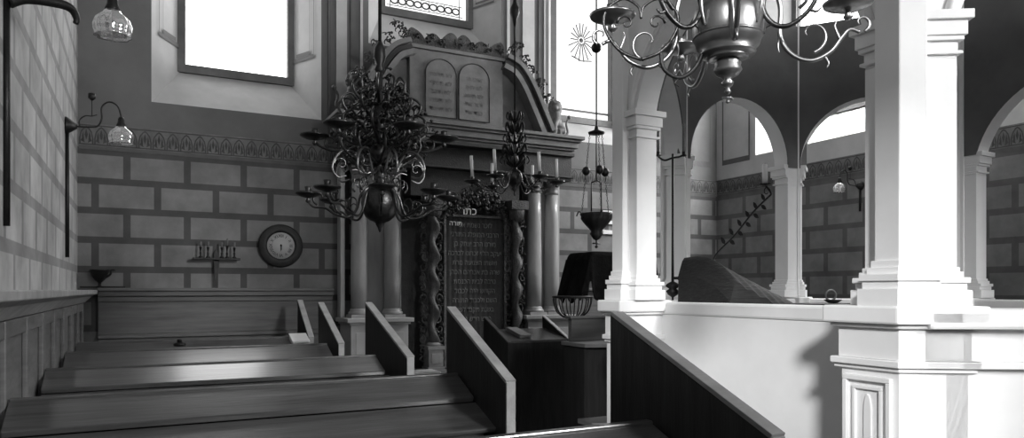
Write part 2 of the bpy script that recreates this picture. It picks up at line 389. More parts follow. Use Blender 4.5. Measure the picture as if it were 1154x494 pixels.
for a_, b_ in faces:
    a, b, u, n, L = fdir(a_, b_); ja, jb = jamb.get((a_, b_), (.2, .2))
    w = L-ja-jb; pts = [(0.0, ZS)]
    # arch: segmental for the two wide faces, round for the narrow ones
    if L > 1.75: cz, r = (1.005, .83) if (a_, b_) == (2, 1) else (1.0, None)
    else: cz, r = 1.22, None
    cx = ja+w/2; z0 = ZS
    if r is None:
        r = w/2 if L <= 1.75 else math.hypot(w/2, ZS-cz)
    half = w/2; a0 = math.atan2(ZS-cz, half) if L > 1.75 else 0
    r_ = math.hypot(half, ZS-cz) if L > 1.75 else half
    arc = [(cx-r_*math.cos(t), cz+r_*math.sin(t)) for t in [a0+(PI-2*a0)*k/28 for k in range(29)]]
    out = [(0, ZS), (0, ZT), (L, ZT), (L, ZS), (L-jb, ZS)]+[p for p in arc[::-1]]+[(ja, ZS)]
    # dedupe
    o2 = []
    for p in out:
        if not o2 or math.hypot(p[0]-o2[-1][0], p[1]-o2[-1][1]) > 1e-3: o2.append(p)
    if math.hypot(o2[-1][0]-o2[0][0], o2[-1][1]-o2[0][1]) < 1e-3: o2.pop()
    # outer leaf white, inner leaf darker: the canopy's shade put into its colour
    mb = MB(); o3 = (a.x+n.x*.05, a.y+n.y*.05, 0)
    mb.prism(o2, o3, (u.x, u.y, 0), (0, 0, 1), (n.x*.17, n.y*.17, 0))
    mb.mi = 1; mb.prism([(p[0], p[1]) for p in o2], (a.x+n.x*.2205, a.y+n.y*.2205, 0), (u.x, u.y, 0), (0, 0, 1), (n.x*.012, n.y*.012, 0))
    mb.build('arch_wall', ['stone', 'stone_shade'], bim)
    mb = MB()   # raised archivolt moulding on the outer face
    pth = [(a.x+u.x*p[0]+n.x*.045, a.y+u.y*p[0]+n.y*.045, p[1]) for p in [(cx-(r_+.05)*math.cos(t), cz+(r_+.05)*math.sin(t)) for t in [a0+(PI-2*a0)*k/28 for k in range(29)]]]
    mb.tube(pth, .02, 6)
    mb.build('archivolt', 'stone', bim)
    # imposts: shaft, capital, base on both sides
    hid = (a_, b_) in ((3, 4), (4, 5), (5, 6), (1, 3))
    for s0, s1 in ((.095 if hid else .115, ja), (L-jb, L-(.095 if hid else .115))):
        p0, p1 = a+u*s0, a+u*s1; t = (p0.x, p0.y), (p1.x, p1.y)
        MB().obox(t[0], t[1], (n.x, n.y), .06, .225, ZCAP, ZS-.17).build('impost_shaft', 'stone', bim)
        mb = MB()
        for k, (e, za, zb) in enumerate(((.0, -.17, -.155), (.018, -.155, -.14), (.004, -.14, -.095), (.022, -.095, -.075), (.032, -.075, -.01), (.05, -.01, .03))):
            lo, hi = (s0, s1+e) if s1 < L/2 else (s0-e, s1)
            q0, q1 = a+u*lo, a+u*hi
            mb.obox((q0.x, q0.y), (q1.x, q1.y), (n.x, n.y), .06-e, .225+(.004 if hid else e), ZS+za, ZS+zb)
        mb.build('capital', 'stone', bim, .003)
        mb = MB()
        for e, za, zb in ((.045, 0, .07), (.03, .07, .10), (.04, .10, .125), (.02, .125, .15), (.01, .15, .17)):
            lo, hi = (s0, s1+e) if s1 < L/2 else (s0-e, s1)
            q0, q1 = a+u*lo, a+u*hi
            mb.obox((q0.x, q0.y), (q1.x, q1.y), (n.x, n.y), .06-e, .225+(.004 if hid else e), ZCAP+za, ZCAP+zb)
        mb.build('base_moulding', 'stone', bim, .004)
def miter(v, off):
    """vertex v moved inward by off from both of its faces"""
    fs = [f for f in faces if v in f]; (a1, b1, u1, n1, L1), (a2, b2, u2, n2, L2) = [fdir(*f) for f in fs]
    p = V(*Pv[v]); k = 1/(1+n1.dot(n2)); return p+(n1+n2)*k*off
def bent(v, w, o0, o1, z0, z1, mb):
    fs = [f for f in faces if v in f]; pv = V(*Pv[v]); ends = []
    for f in fs:
        a, b, u, n, L = fdir(*f); d = u if f[0] == v else -u; ends.append((pv+d*w, n))
    (e1, n1), (e2, n2) = ends
    pts = [miter(v, o0), e1+n1*o0, e1+n1*o1, miter(v, o1), e2+n2*o1, e2+n2*o0]
    mb.plan([(p.x, p.y) for p in pts], z0, z1)
for v in Pv:
    mb = MB(); bent(v, .12 if v in (1, 2, 8) else .10, 0, .24, ZCAP+.02, ZT, mb); mb.build('pier', 'stone', bim, .006)
    mb = MB()
    for e, za, zb in ((.05, 0, .075), (.035, .075, .11), (.045, .11, .14), (.022, .14, .17), (.01, .17, .2)):
        bent(v, (.12 if v in (1, 2, 8) else .10)+(e if v in (1, 2, 8) else e*.2), -e, .24+(e if v in (1, 2, 8) else .003), ZCAP+za, ZCAP+zb, mb)
    mb.build('pier_base', 'stone', bim, .004)
    k = .035 if v == 1 else 0
    mb = MB(); bent(v, .35 if v == 2 else .22, -.06-k, .35, ZCAP-.08, ZCAP, mb); bent(v, .33 if v == 2 else .20, -.035-k, .33, ZCAP-.10, ZCAP-.08, mb)
    mb.build('cap_stone', 'stone', bim, .012)
    mb = MB(); w = .33 if v == 2 else .20
    bent(v, w-.03, -.01-k, .3, -.31, ZCAP-.10, mb); bent(v, w, -.03-k, .33, -.34, -.31, mb); bent(v, w-.01, -.015-k, .32, -.36, -.34, mb); bent(v, w-.04, -k, .3, -1.5, -.36, mb)
    mb.build('pedestal', 'stone', bim, .004)
# raised and recessed panel mouldings on the pedestal beside the front corner
def panel_frame(a_, b_, s0, s1, z0, z1, off, parent=bim):
    a, b, u, n, L = fdir(a_, b_); mb = MB()
    for k, (i, w, e) in enumerate(((0, .022, .022), (.045, .016, .014))):
        A, B, C, E = s0+i, s1-i, z0+i, z1-i
        for q0, q1, c0, c1 in ((A, B, E-w, E), (A, B, C, C+w), (A, A+w, C+w, E-w), (B-w, B, C+w, E-w)):
            p0, p1 = a+u*q0, a+u*q1; mb.obox((p0.x, p0.y), (p1.x, p1.y), (n.x, n.y), off-e, off+.01, c0, c1)
    mb.build('panel_moulding', 'stone', parent, .003)
    mb = MB(); A, B, C, E = s0+.10, s1-.10, z0+.1, z1-.08
    m = (A+B)/2; pts = [(A, C), (B, C), (B, E-.08)]+[(m+(B-A)/2*math.cos(t), E-.08+.08*math.sin(t)) for t in [PI*k/8 for k in range(1, 8)]]+[(A, E-.08)]
    mb.prism(pts, (a.x+n.x*(off-.008), a.y+n.y*(off-.008), 0), (u.x, u.y, 0), (0, 0, 1), (n.x*.012, n.y*.012, 0))
    mb.build('raised_panel', 'stone', parent, .003)
panel_frame(2, 1, .03, .27, -1.2, -.39, 0)
# parapets between the pedestals
for a_, b_ in faces:
    a, b, u, n, L = fdir(a_, b_)
    rec = .30 if (a_, b_) == (2, 1) else 0.0
    mb = MB(); p0, p1 = a+u*.1, b-u*.1
    mb.obox((p0.x, p0.y), (p1.x, p1.y), (n.x, n.y), rec, rec+.13 if rec else .24, -1.5, ZCAP-.10)
    if not rec:
        mb.obox((p0.x, p0.y), (p1.x, p1.y), (n.x, n.y), -.03, .2, -.34, -.31); mb.obox((p0.x, p0.y), (p1.x, p1.y), (n.x, n.y), -.01, .2, -.31, ZCAP-.1)
    mb.build('parapet', 'stone', bim, .004)
    mb = MB(); mb.obox((p0.x, p0.y), (p1.x, p1.y), (n.x, n.y), (rec-.01 if rec else -.06), rec+.30 if not rec else rec+.16, ZCAP-.10, ZCAP-.015)
    mb.build('cap_rail', 'stone', bim, .015)
pts = [miter(v, .25) for v in (1, 2, 8, 7, 6, 5, 4, 3)]
MB().plan([(p.x, p.y) for p in pts], -1.5, -1.05).build('platform', 'wood_side', bim)

# ------------------------------------------------------------ pews
def pew(name, label, yf, zf, ym, zm, yn, zn, x1, px, py0, pz0, py1, pz1, edge='wood_edge', group='pews facing the ark'):
    x0 = XL+.06
    t = thing(name, label, 'pew', ((x0+px)/2, (yf+yn)/2, ZF), group)
    xe = x1
    for nm, ya, za, yb, zb, th, ex in (('ridge_board', ym, zm, yf, zf, .03, 0), ('book_lid', yn, zn, ym+.012, zm-.028, .024, .03)):
        u = V(0, yb-ya, zb-za); L = u.length; u.normalize(); nn = V(0, -u.z, u.y); a = V(x0, ya, za)
        MB().prism([(0, 0), (xe+ex-x0, 0), (xe+ex-x0, th), (0, th)], a-nn*th, (1, 0, 0), nn, u*L).build(nm, 'wood', t, .005)
    MB().box(x0, xe, yf, yf+.035, zf-.06, zf+.012).build('ridge_rail', 'wood', t, .006)
    MB().box(x0, xe-.03, yn+.05, yn+.075, -1.35, zn-.02).build('book_box_front', 'wood', t, .003)
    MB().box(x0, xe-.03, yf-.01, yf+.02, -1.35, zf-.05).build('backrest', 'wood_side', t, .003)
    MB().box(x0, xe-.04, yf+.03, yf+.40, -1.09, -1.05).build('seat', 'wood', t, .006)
    for xx in (x0+.1, (x0+xe)/2, xe-.12):
        MB().box(xx, xx+.05, yn+.09, yf-.02, -1.5, zn-.06).build('support', 'wood_side', t, .004)
        MB().box(xx, xx+.05, yf+.05, yf+.36, -1.5, -1.09).build('seat_support', 'wood_side', t, .004)
    # tall end panel with its sloping top edge; window light painted on as paler wood
    th = .045; lo = -1.5
    e = MB(); e.prism([(py0, lo), (py1, lo), (py1, pz1-.01), (py0, pz0-.01)], (px, 0, 0), (0, 1, 0), (0, 0, 1), (th, 0, 0))
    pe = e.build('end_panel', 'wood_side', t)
    sl = V(0, py1-py0, pz1-pz0); sl.normalize(); ns = V(0, -sl.z, sl.y)
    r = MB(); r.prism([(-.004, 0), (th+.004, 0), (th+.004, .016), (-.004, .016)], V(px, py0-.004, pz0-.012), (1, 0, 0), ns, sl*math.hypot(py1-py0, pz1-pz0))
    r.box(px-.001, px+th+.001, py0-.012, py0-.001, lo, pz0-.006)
    r.build('edge_strip', edge, pe, .002)
    MB().box(xe-.02, px+.01, yn+.1, yf+.3, -1.25, -1.12).build('stretcher', 'wood_side', t)
    MB().box(xe-.031, px+.002, yn+.06, yf, -.85, -.72).build('bracket', 'wood_side', t)
    return t
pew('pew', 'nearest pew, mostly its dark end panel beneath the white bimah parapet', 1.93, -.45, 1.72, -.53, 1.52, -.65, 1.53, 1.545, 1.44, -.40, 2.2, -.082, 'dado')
pew('pew', 'closest full-width pew, its broad two-board desk along the bottom edge', 3.5, -.45, 3.30, -.537, 3.07, -.655, 1.49, 1.50, 2.97, -.42, 3.69, -.093)
pew('pew', 'second full-width pew, its tall dark end panel before the left ark columns', 4.75, -.45, 4.55, -.528, 4.25, -.63, 1.42, 1.49, 4.33, -.42, 5.27, -.093)
pew('pew', 'third full pew counted towards the wall, pale light shining on its desk top', 5.97, -.45, 5.75, -.535, 5.50, -.65, 1.37, 1.43, 5.84, -.433, 6.59, -.112)
pew('pew', 'farthest pew right in front of the panelled back wall, white book at its end', 6.98, -.448, 6.74, -.525, 6.42, -.62, 1.40, 1.43, 7.0, -.45, 7.55, -.10)
# reading stall by the ark
st = thing('reading_stall', 'dark boxed wooden stall with sloping sides standing in front of the ark doors', 'stall', (3.68, 6.8, -1.5))
MB().box(3.33, 4.05, 6.52, 6.55, -1.5, -.54).build('front_panel', 'wood_side', st, .004)
MB().box(3.33, 4.05, 7.03, 7.06, -1.5, -.46).build('back_panel', 'wood_side', st, .004)
for x in (3.31, 4.04):
    e = MB(); e.prism([(6.5, -1.5), (7.08, -1.5), (7.08, -.30), (6.5, -.54)], (x, 0, 0), (0, 1, 0), (0, 0, 1), (.035, 0, 0)); pe = e.build('side_panel', 'wood_side', st)
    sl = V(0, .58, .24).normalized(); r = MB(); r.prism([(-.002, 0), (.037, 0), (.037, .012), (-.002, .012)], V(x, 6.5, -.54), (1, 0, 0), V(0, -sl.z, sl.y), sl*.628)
    r.build('edge_strip', 'wood_edge' if x > 4 else 'wood', pe)
sl = V(0, .5, .1).normalized()
MB().prism([(0, 0), (.69, 0), (.69, .025), (0, .025)], V(3.347, 6.54, -.545), (1, 0, 0), V(0, -sl.z, sl.y), sl*.48).build('desk_top', 'wood', st)
bk = MB().prism([(0, 0), (.13, 0), (.13, .04), (0, .04)], V(3.50, 6.60, -.505), (1, 0, 0), V(0, -sl.z, sl.y), sl*.33).build('book', 'arkstone', None, .004)
tag(bk, 'closed pale long book lying on the dark stall before the ark', 'book')
bx = thing('book', 'small white book lying at the right end of the farthest pew', 'book', (1.31, 6.72, -.48))
s2 = V(0, .24, .077).normalized(); n2 = V(0, -s2.z, s2.y)
MB().prism([(0, 0), (.15, 0), (.15, .045), (0, .045)], V(1.235, 6.74, -.520), (1, 0, 0), n2, s2*.2).build('pages', 'paper', bx, .003)
MB().prism([(-.004, 0), (.154, 0), (.154, .006), (-.004, .006)], V(1.235, 6.737, -.474), (1, 0, 0), n2, s2*.206).build('cover', 'paper', bx, .002)
kb = thing('inkwell', 'small black round inkwell standing on the farthest pew desk', 'inkwell', (.30, 6.66, -.5))
MB().lathe([(.012, -.50), (.045, -.497), (.05, -.478), (.03, -.468), (.016, -.462)], (.30, 6.78, .017), 16).build('bowl', 'iron', kb)
MB().lathe([(.02, -.462), (.02, -.44), (.001, -.437)], (.30, 6.78, .017), 14).build('stopper', 'iron', kb)

# ------------------------------------------------------------ the ark
ark = thing('torah_ark', 'tall carved ark with paired columns, arched tablets and curved pediment on the back wall', 'ark', (3.3, 7.7, -1.5))
MB().box(1.8, 4.9, 7.12, 7.95, -1.5, -.90).build('platform', 'arkstone', ark, .01)
MB().box(2.5, 4.0, 7.09, 7.13, -1.5, -1.1).build('step', 'arkstone', ark, .01)
for x0, x1 in ((1.93, 2.62), (4.04, 4.70)):
    mb = MB(); mb.box(x0, x1, 7.44, 7.94, -.90, -.82); mb.box(x0+.03, x1-.03, 7.47, 7.94, -.82, -.37); mb.box(x0+.01, x1-.01, 7.45, 7.94, -.37, -.345); mb.box(x0-.02, x1+.02, 7.42, 7.94, -.345, -.30)
    mb.box(x0+.08, x1-.08, 7.462, 7.48, -.75, -.45)
    mb.build('pedestal', 'plaster_light' if x0 < 3 else 'marble', ark, .006)
    pil = MB(); pil.box(x0+.22 if x0 < 3 else x0+.2, x1-.22, 7.72, 7.94, -.30, 1.33); pil.box(x0-.0, x0+.05, 7.8, 7.94, -.3, 1.33); pil.box(x1-.05, x1, 7.8, 7.94, -.3, 1.33)
    pil.build('pilaster', 'marble', ark, .004)
for x, y in ((2.105, 7.68), (2.455, 7.62), (4.235, 7.62), (4.50, 7.66)):
    c = MB().lathe([(.088, -.20), (.09, .1), (.088, .5), (.082, .9), (.078, 1.17)], (x, y, 0), 28).build('column', 'marble', ark)
    mb = MB(); mb.box(x-.115, x+.115, y-.115, y+.115, -.30, -.265)
    mb.lathe([(.112, -.265), (.118, -.25), (.112, -.235), (.098, -.23), (.104, -.215), (.09, -.2)], (x, y, 0), 28); mb.build('column_base', 'marble', c)
    mb = MB(); mb.lathe([(.078, 1.165), (.09, 1.175), (.09, 1.19), (.08, 1.2), (.085, 1.25), (.11, 1.30), (.115, 1.31)], (x, y, 0), 28, lobes=8, amp=.03)
    mb.box(x-.12, x+.12, y-.12, y+.12, 1.305, 1.33); mb.build('column_capital', 'arkstone', c)
MB().box(2.50, 2.84, 7.14, 7.42, -.90, -.865).build('side_step', 'plaster_light', ark, .008)
# dark entablature with stepped cornice
mb = MB(); mb.box(1.93, 2.66, 7.48, 7.94, 1.33, 1.64); mb.box(4.02, 4.68, 7.48, 7.94, 1.33, 1.64); mb.box(2.66, 4.02, 7.60, 7.94, 1.05, 1.64)
mb.box(1.91, 4.70, 7.46, 7.94, 1.36, 1.38); mb.box(1.91, 4.70, 7.44, 7.94, 1.62, 1.66)
mb.build('entablature', 'arkdark', ark, .005)
mb = MB()
for e, z0, z1 in ((.02, 1.66, 1.69), (.05, 1.69, 1.72), (.08, 1.72, 1.79), (.11, 1.79, 1.82), (.14, 1.82, 1.86)):
    mb.box(1.93-e, 4.66+e, 7.50-e, 7.94, z0, z1)
mb.build('cornice', 'arkstone', ark, .006)
# back board, curtain, its frame
MB().box(2.62, 4.04, 7.84, 7.94, -.90, 1.2).build('back_board', 'arkdark', ark)
cf = MB(); X0, X1, Z0, Z1 = 3.07, 3.80, -.88, .83
for b4 in ((X0-.03, X0, Z0, Z1+.03), (X1, X1+.03, Z0, Z1+.03), (X0, X1, Z1, Z1+.03)): cf.box(b4[0], b4[1], 7.56, 7.62, b4[2], b4[3])
cf.build('curtain_frame', 'carved', ark, .004)
cm = MB(); N = 80
vs = []; fs = []
for j in range(2):
    for i in range(N+1):
        vs.append((X0+(X1-X0)*i/N, 7.60+.004*math.sin(i*.9), Z0 if j == 0 else Z1))
fs = [(i, i+1, i+N+2, i+N+1) for i in range(N)]
cm.add(vs, fs, True); vs2 = [(x, y+.02, z) for x, y, z in vs]; cm.add(vs2, [f[::-1] for f in fs], True)
cu = cm.build('curtain', 'curtain', ark)
rows = ['לזכר נשמת אבי', 'הרבני המופלג התורני', 'מורנו הרב יצחק בן', 'יעקב הלוי זכרונו לברכה', 'ואשתו הצנועה מרת', 'שרה בת אברהם הכהן', 'נדבה לבית הכנסת', 'הקדוש הזה לכבוד', 'השם ולכבוד התורה', 'בשנת תקנד לפק', 'ראש חדש ניסן']
for k, s in enumerate(rows):
    z = .72-k*.108
    text_mesh(heb(s), .082, 'letters', 'embroidered_line', cu, lambda x, y, zz, z=z: V(3.435+x*.86, 7.585-zz, z+y))
text_mesh(heb('כתר'), .12, 'letters_bright', 'embroidered_crown_word', cu, lambda x, y, zz: V(3.33+x, 7.535-zz, .86+y))
text_mesh(heb('תורה'), .075, 'letters_bright', 'embroidered_top_word', cu, lambda x, y, zz: V(3.19+x, 7.58-zz, .735+y))
# crown of carved leaves above the curtain
def leafblob(mb, c, r, n, seed):
    rnd = random.Random(seed)
    for k in range(n):
        a = rnd.uniform(0, 2*PI); q = rnd.uniform(.25, 1)*r; p = V(c[0]+q*math.cos(a), c[1]-rnd.uniform(0, .05), c[2]+q*.8*math.sin(a))
        s = rnd.uniform(.3, .55)*r*.45; th = rnd.uniform(0, 2*PI)
        pts = [V(p.x+s*(1.2*t)*math.cos(th+t*1.6), p.y-.02*math.sin(t*3), p.z+s*1.2*t*math.sin(th+t*1.6)) for t in [j*.25 for j in range(8)]]
        mb.tube(pts, [s*.62, .005], 6)
mb = MB()
for i, (dx, dz, rr) in enumerate(((-.26, .98, .11), (-.12, 1.04, .13), (.03, 1.08, .14), (.18, 1.04, .13), (.30, .98, .11), (-.33, .9, .08), (.38, .9, .08))): leafblob(mb, (3.42+dx, 7.58, dz), rr, 26, i)
mb.build('carved_crown', 'carved', ark)
for s, xs in ((-1, 2.89), (1, 3.93)):
    # twisted column with pedestal, surrounded by carved foliage
    mb = MB(); n = 18; H = 60; vs = []; fs = []
    for j in range(H+1):
        z = -.60+1.42*j/H; ph = j/H*2*PI*4.5*s
        cx, cy = xs+.02*math.cos(ph), 7.50+.02*math.sin(ph)
        for i in range(n):
            a = 2*PI*i/n; r = .048+.008*math.cos(2*a-ph); vs.append((cx+r*math.cos(a), cy+r*math.sin(a), z))
    for j in range(H):
        for i in range(n): fs.append((j*n+i, j*n+(i+1)%n, (j+1)*n+(i+1)%n, (j+1)*n+i))
    mb.add(vs, fs, True); mb.build('twisted_column', 'carved', ark)
    mb = MB(); mb.box(xs-.10, xs+.10, 7.40, 7.60, -.90, -.85); mb.box(xs-.085, xs+.085, 7.415, 7.585, -.85, -.66); mb.box(xs-.10, xs+.10, 7.40, 7.60, -.66, -.62); mb.box(xs-.055, xs+.055, 7.405, 7.42, -.81, -.70)
    mb.lathe([(.075, -.62), (.08, -.6), (.06, -.58)], (xs, 7.5, 0), 18); mb.build('small_pedestal', 'arkstone' if s < 0 else 'arkdark', ark, .004)
    mb = MB(); mb.lathe([(.055, .80), (.085, .84), (.095, .90), (.1, .94)], (xs, 7.5, 0), 18, lobes=6, amp=.1); mb.box(xs-.11, xs+.11, 7.4, 7.6, .94, 1.04); mb.build('small_capital', 'carved', ark)
    for side in (-1, 1):
        mb = MB()
        for k in range(15):
            z = -.78+k*.115; r = .042
            mb.tube([(xs+side*(.095+.02*math.sin(k))+side*r*(1-t/8)*math.cos(t*1.1+k), 7.56, z+r*1.2*(1-t/8)*math.sin(t*1.1+k)) for t in [j*.5 for j in range(13)]], [.012, .004], 6)
            leafblob(mb, (xs+side*.10, 7.57, z+.05), .045, 4, k*7+side)
        mb.build('carved_border', 'carved', ark)
# attic with the two tablets
mb = MB(); mb.box(2.58, 3.80, 7.50, 7.94, 1.86, 1.90); mb.box(2.62, 3.76, 7.52, 7.94, 1.90, 2.66); mb.box(2.58, 3.80, 7.49, 7.94, 2.66, 2.70)
att = mb.build('attic', 'arkstone', ark, .006)
for k, (x0, x1) in enumerate(((2.80, 3.17), (3.20, 3.58))):
    m = (x0+x1)/2; r = (x1-x0)/2
    pts = [(x0, 1.93), (x1, 1.93), (x1, 2.40)]+[(m+r*math.cos(t), 2.40+r*math.sin(t)*.95) for t in [PI*j/14 for j in range(1, 14)]]+[(x0, 2.40)]
    tb = MB().prism(pts, (0, 7.505, 0), (1, 0, 0), (0, 0, 1), (0, .016, 0)).build('tablet', 'arkstone', ark, .003)
    MB().tube([(a, 7.503, b) for a, b in pts], .006, 6, True).build('tablet_rim', 'arkdark', tb)
    words = (['אנכי ה׳', 'לא יהיה', 'לא תשא', 'זכור את', 'כבד את'], ['לא תרצח', 'לא תנאף', 'לא תגנב', 'לא תענה', 'לא תחמד'])[1-k]
    for q, wd in enumerate(words):
        text_mesh(heb(wd), .07, 'frieze', 'engraved_line', tb, lambda x, y, zz, m=m, q=q: V(m+x, 7.502-zz*.4, 2.38-q*.095+y))
# wavy crest with leaves
mb = MB(); top = []
for i in range(61):
    x = 2.60+1.18*i/60; ph = i/60*6*PI
    top.append((x, 2.77+.085*abs(math.sin(ph))**.7+.06*math.exp(-((i-30)/7)**2)+.06*(math.exp(-((i-1)/3)**2)+math.exp(-((i-59)/3)**2))))
mb.prism([(2.60, 2.70), (3.78, 2.70)]+top[::-1], (0, 7.52, 0), (1, 0, 0), (0, 0, 1), (0, .05, 0))
for k in range(7): leafblob(mb, (2.66+k*.177, 7.52, 2.78), .065, 9, 40+k)
mb.build('crest', 'carved', ark)
# curved half pediments: layered bands
def volute(pts, name, flip):
    mb = MB(); c = spline([(x, 0, z) for x, z in pts], 8); N = len(c)
    for off, wd, dep, mi in ((0, .05, .10, 0), (-.06, .05, .06, 1), (-.12, .06, .09, 0)):
        vs = []
        for i, p in enumerate(c):
            t = (c[min(i+1, N-1)]-c[max(i-1, 0)]).normalized(); nr = V(-t.z, 0, t.x)
            if nr.z < 0: nr = -nr
            q0, q1 = p+nr*off, p+nr*(off-wd)
            for y in (7.52-dep, 7.90): vs += [V(q0.x, y, q0.z), V(q1.x, y, q1.z)]
        fs = []
        for i in range(N-1):
            a, b = i*4, i*4+4
            fs += [(a, a+1, b+1, b), (a+2, b+2, b+3, a+3), (a, b, b+2, a+2), (a+1, a+3, b+3, b+1)]
        fs += [(0, 2, 3, 1), (N*4-4, N*4-3, N*4-1, N*4-2)]
        mb.mi = mi; mb.add(vs, fs)
    return mb.build(name, ['arkstone', 'arkdark'], ark)
volute([(3.80, 2.74), (3.98, 2.66), (4.13, 2.48), (4.27, 2.22), (4.42, 1.92)], 'half_pediment', 1)
volute([(2.60, 2.74), (2.42, 2.66), (2.27, 2.48), (2.13, 2.22), (1.98, 1.92)], 'half_pediment', -1)
for s, x0, x1 in ((1, 3.76, 4.38), (-1, 2.02, 2.64)):
    pts = [(3.76, 1.86), (4.30, 1.86), (4.16, 2.2), (4.02, 2.42), (3.88, 2.56), (3.76, 2.62)]
    if s < 0: pts = [(6.40-x, z) for x, z in pts]
    MB().prism(pts, (0, 7.6, 0), (1, 0, 0), (0, 0, 1), (0, .3, 0)).build('pediment_field', 'arkstone', ark)
    mb = MB()
    for k, (x, z) in enumerate(((3.86, 2.78), (3.94, 2.86), (4.03, 2.70), (4.14, 2.62), (4.24, 2.46), (4.33, 2.3))):
        leafblob(mb, (x if s > 0 else 6.40-x, 7.5, z), .075, 14, 70+k)
    mb.build('carved_foliage', 'carved', ark)
def lion(x, s):
    """seated heraldic lion, one continuous surface"""
    mb = MB(); q = lambda dx, dy, dz, r, sz=1: mb.ball((x+s*dx, 7.62+dy, 1.86+dz), r, 14, sz)
    q(0, 0, .10, .095, 1.15); q(-.03, 0, .18, .08, 1.3); q(-.05, -.01, .27, .078, 1.2)          # haunch, trunk, chest
    for k in range(12):
        a = 2*PI*k/12; q(-.05+.065*math.cos(a), -.015, .37+.07*math.sin(a), .034)                # mane
    q(-.05, -.04, .37, .068); q(-.085, -.08, .355, .034); q(-.09, -.055, .42, .02); q(-.015, -.055, .425, .02)   # head, muzzle, ears
    for dy in (-.075, .05):
        mb.tube([(x+s*-.05, 7.62+dy*.7, 2.08), (x+s*-.10, 7.62+dy-.02, 2.0), (x+s*-.105, 7.62+dy-.03, 1.88)], [.038, .024], 10); q(-.125, dy-.03, .022, .03, .7)
        mb.tube([(x+s*.03, 7.62+dy, 1.95), (x+s*-.05, 7.62+dy-.02, 1.93), (x+s*-.03, 7.62+dy-.02, 1.88)], [.05, .028], 10)
    mb.tube(spline([(x+s*.08, 7.62, 1.9), (x+s*.14, 7.62, 1.95), (x+s*.12, 7.62, 2.06), (x+s*.16, 7.62, 2.13)]), [.02, .012], 8); q(.16, 0, .28, .028)
    o = mb.build('lion_figure', 'arkstone' if s > 0 else 'carved', ark)
    r = o.modifiers.new('join', 'REMESH'); r.mode = 'VOXEL'; r.voxel_size = .009; r.use_smooth_shade = True
lion(4.57, 1); lion(1.98, -1)

# ------------------------------------------------------------ chandeliers
RV = V(.8886, -.4587, 0); FV = V(.4587, .8886, 0)
def polar(c, az, r, z): return V(c[0]+RV.x*r*math.cos(az)+FV.x*r*math.sin(az), c[1]+RV.y*r*math.cos(az)+FV.y*r*math.sin(az), c[2]+z)
def chand_arm(root, c, az, pth, curls, rad, m, pan=None, name='arm', cup=True):
    mb = MB(); mb.tube([polar(c, az, r, z) for r, _, z in spline([(r, 0, z) for r, z in pth])], rad, 8)
    for cu_ in curls: mb.tube([polar(c, az, r, z) for r, _, z in spline([(r, 0, z) for r, z in cu_])], [rad*.9 if not isinstance(rad, list) else rad[-1], .002], 7)
    a = mb.build(name, m, root)
    if pan:
        r, z, R = pan; p = polar(c, az, r, z)
        MB().lathe([(.004, -.02), (R*.3, -.014), (R*.55, -.01), (R*.95, .004), (R, .012), (R*.92, .010), (R*.5, 0), (.012, 0)], p, 22).build('drip_pan', m, a)
        if cup: MB().lathe([(.006, -.045), (.016, -.035), (.008, -.02), (.012, 0), (.018, .012), (.016, .03), (.021, .045), (.015, .045), (.010, .02)], p, 14).build('candle_socket', m, a)
    return a
def spiral(r0, z0, R, turns, start, k=14, sgn=1):
    return [(r0+R*(1-.8*i/k)*math.cos(start+sgn*turns*2*PI*i/k), z0+R*(1-.8*i/k)*math.sin(start+sgn*turns*2*PI*i/k)) for i in range(k+1)]
# C1: the big brass one close to the camera
c1 = at(820, 33, 1.78)
ch = thing('brass_chandelier', 'large polished brass chandelier with a big round ball, close before the bimah arch', 'chandelier', (c1.x, c1.y, c1.z-.25))
u = .0029
body = [(.004, -.215), (.012, -.205), (.006, -.195), (.016, -.185), (.02, -.175), (.010, -.165), (.036, -.15), (.046, -.135), (.04, -.12), (.043, -.115), (.036, -.10), (.030, -.095), (.055, -.100), (.068, -.094), (.056, -.088), (.086, -.086), (.090, -.079), (.084, -.073), (.100, -.058), (.110, -.03), (.113, .0), (.113, .03), (.107, .06), (.09, .086), (.055, .102), (.025, .108), (.022, .125), (.035, .14), (.03, .15), (.018, .165), (.018, .24), (.04, .26), (.055, .30), (.04, .34), (.018, .36), (.014, .6)]
MB().lathe(body, c1, 48).build('body', 'brass', ch)
MB().lathe([(.111, 0), (.1135, .004), (.112, .008)], c1+V(0, 0, -.032), 48).build('ball_band', 'brass', ch)
MB().tube([c1+V(0, 0, .58), V(c1.x, c1.y, ZC)], .009, 8).build('hanging_rod', 'iron', ch)
mb = MB(); mb.tube([c1+V(.016*math.cos(t), .016*math.sin(t), -.22-t*.002) for t in [k*.5 for k in range(13)]], .003, 6); mb.ball(c1+V(0, 0, -.238), .007); mb.build('pendant', 'brass', ch)
lowarm = [(.02, .13), (.07, .18), (.13, .16), (.165, .07), (.165, -.03), (.20, -.09), (.26, -.115), (.32, -.09), (.355, -.045), (.38, -.02), (.41, -.03)]
lc = [spiral(.26, -.03, .06, .75, -1.4), spiral(.415, .0, .03, .8, -1.2), [(.165, -.03), (.158, -.06), (.162, -.085)], [(.30, -.10), (.315, -.125), (.31, -.14)], [(.35, -.05), (.335, -.01), (.34, .01)]]
for dg in (-8, 172, 258, 100):
    chand_arm(ch, c1, math.radians(dg), lowarm, lc, [.0095, .006], 'brass', (.375, .055, .078), name='arm')
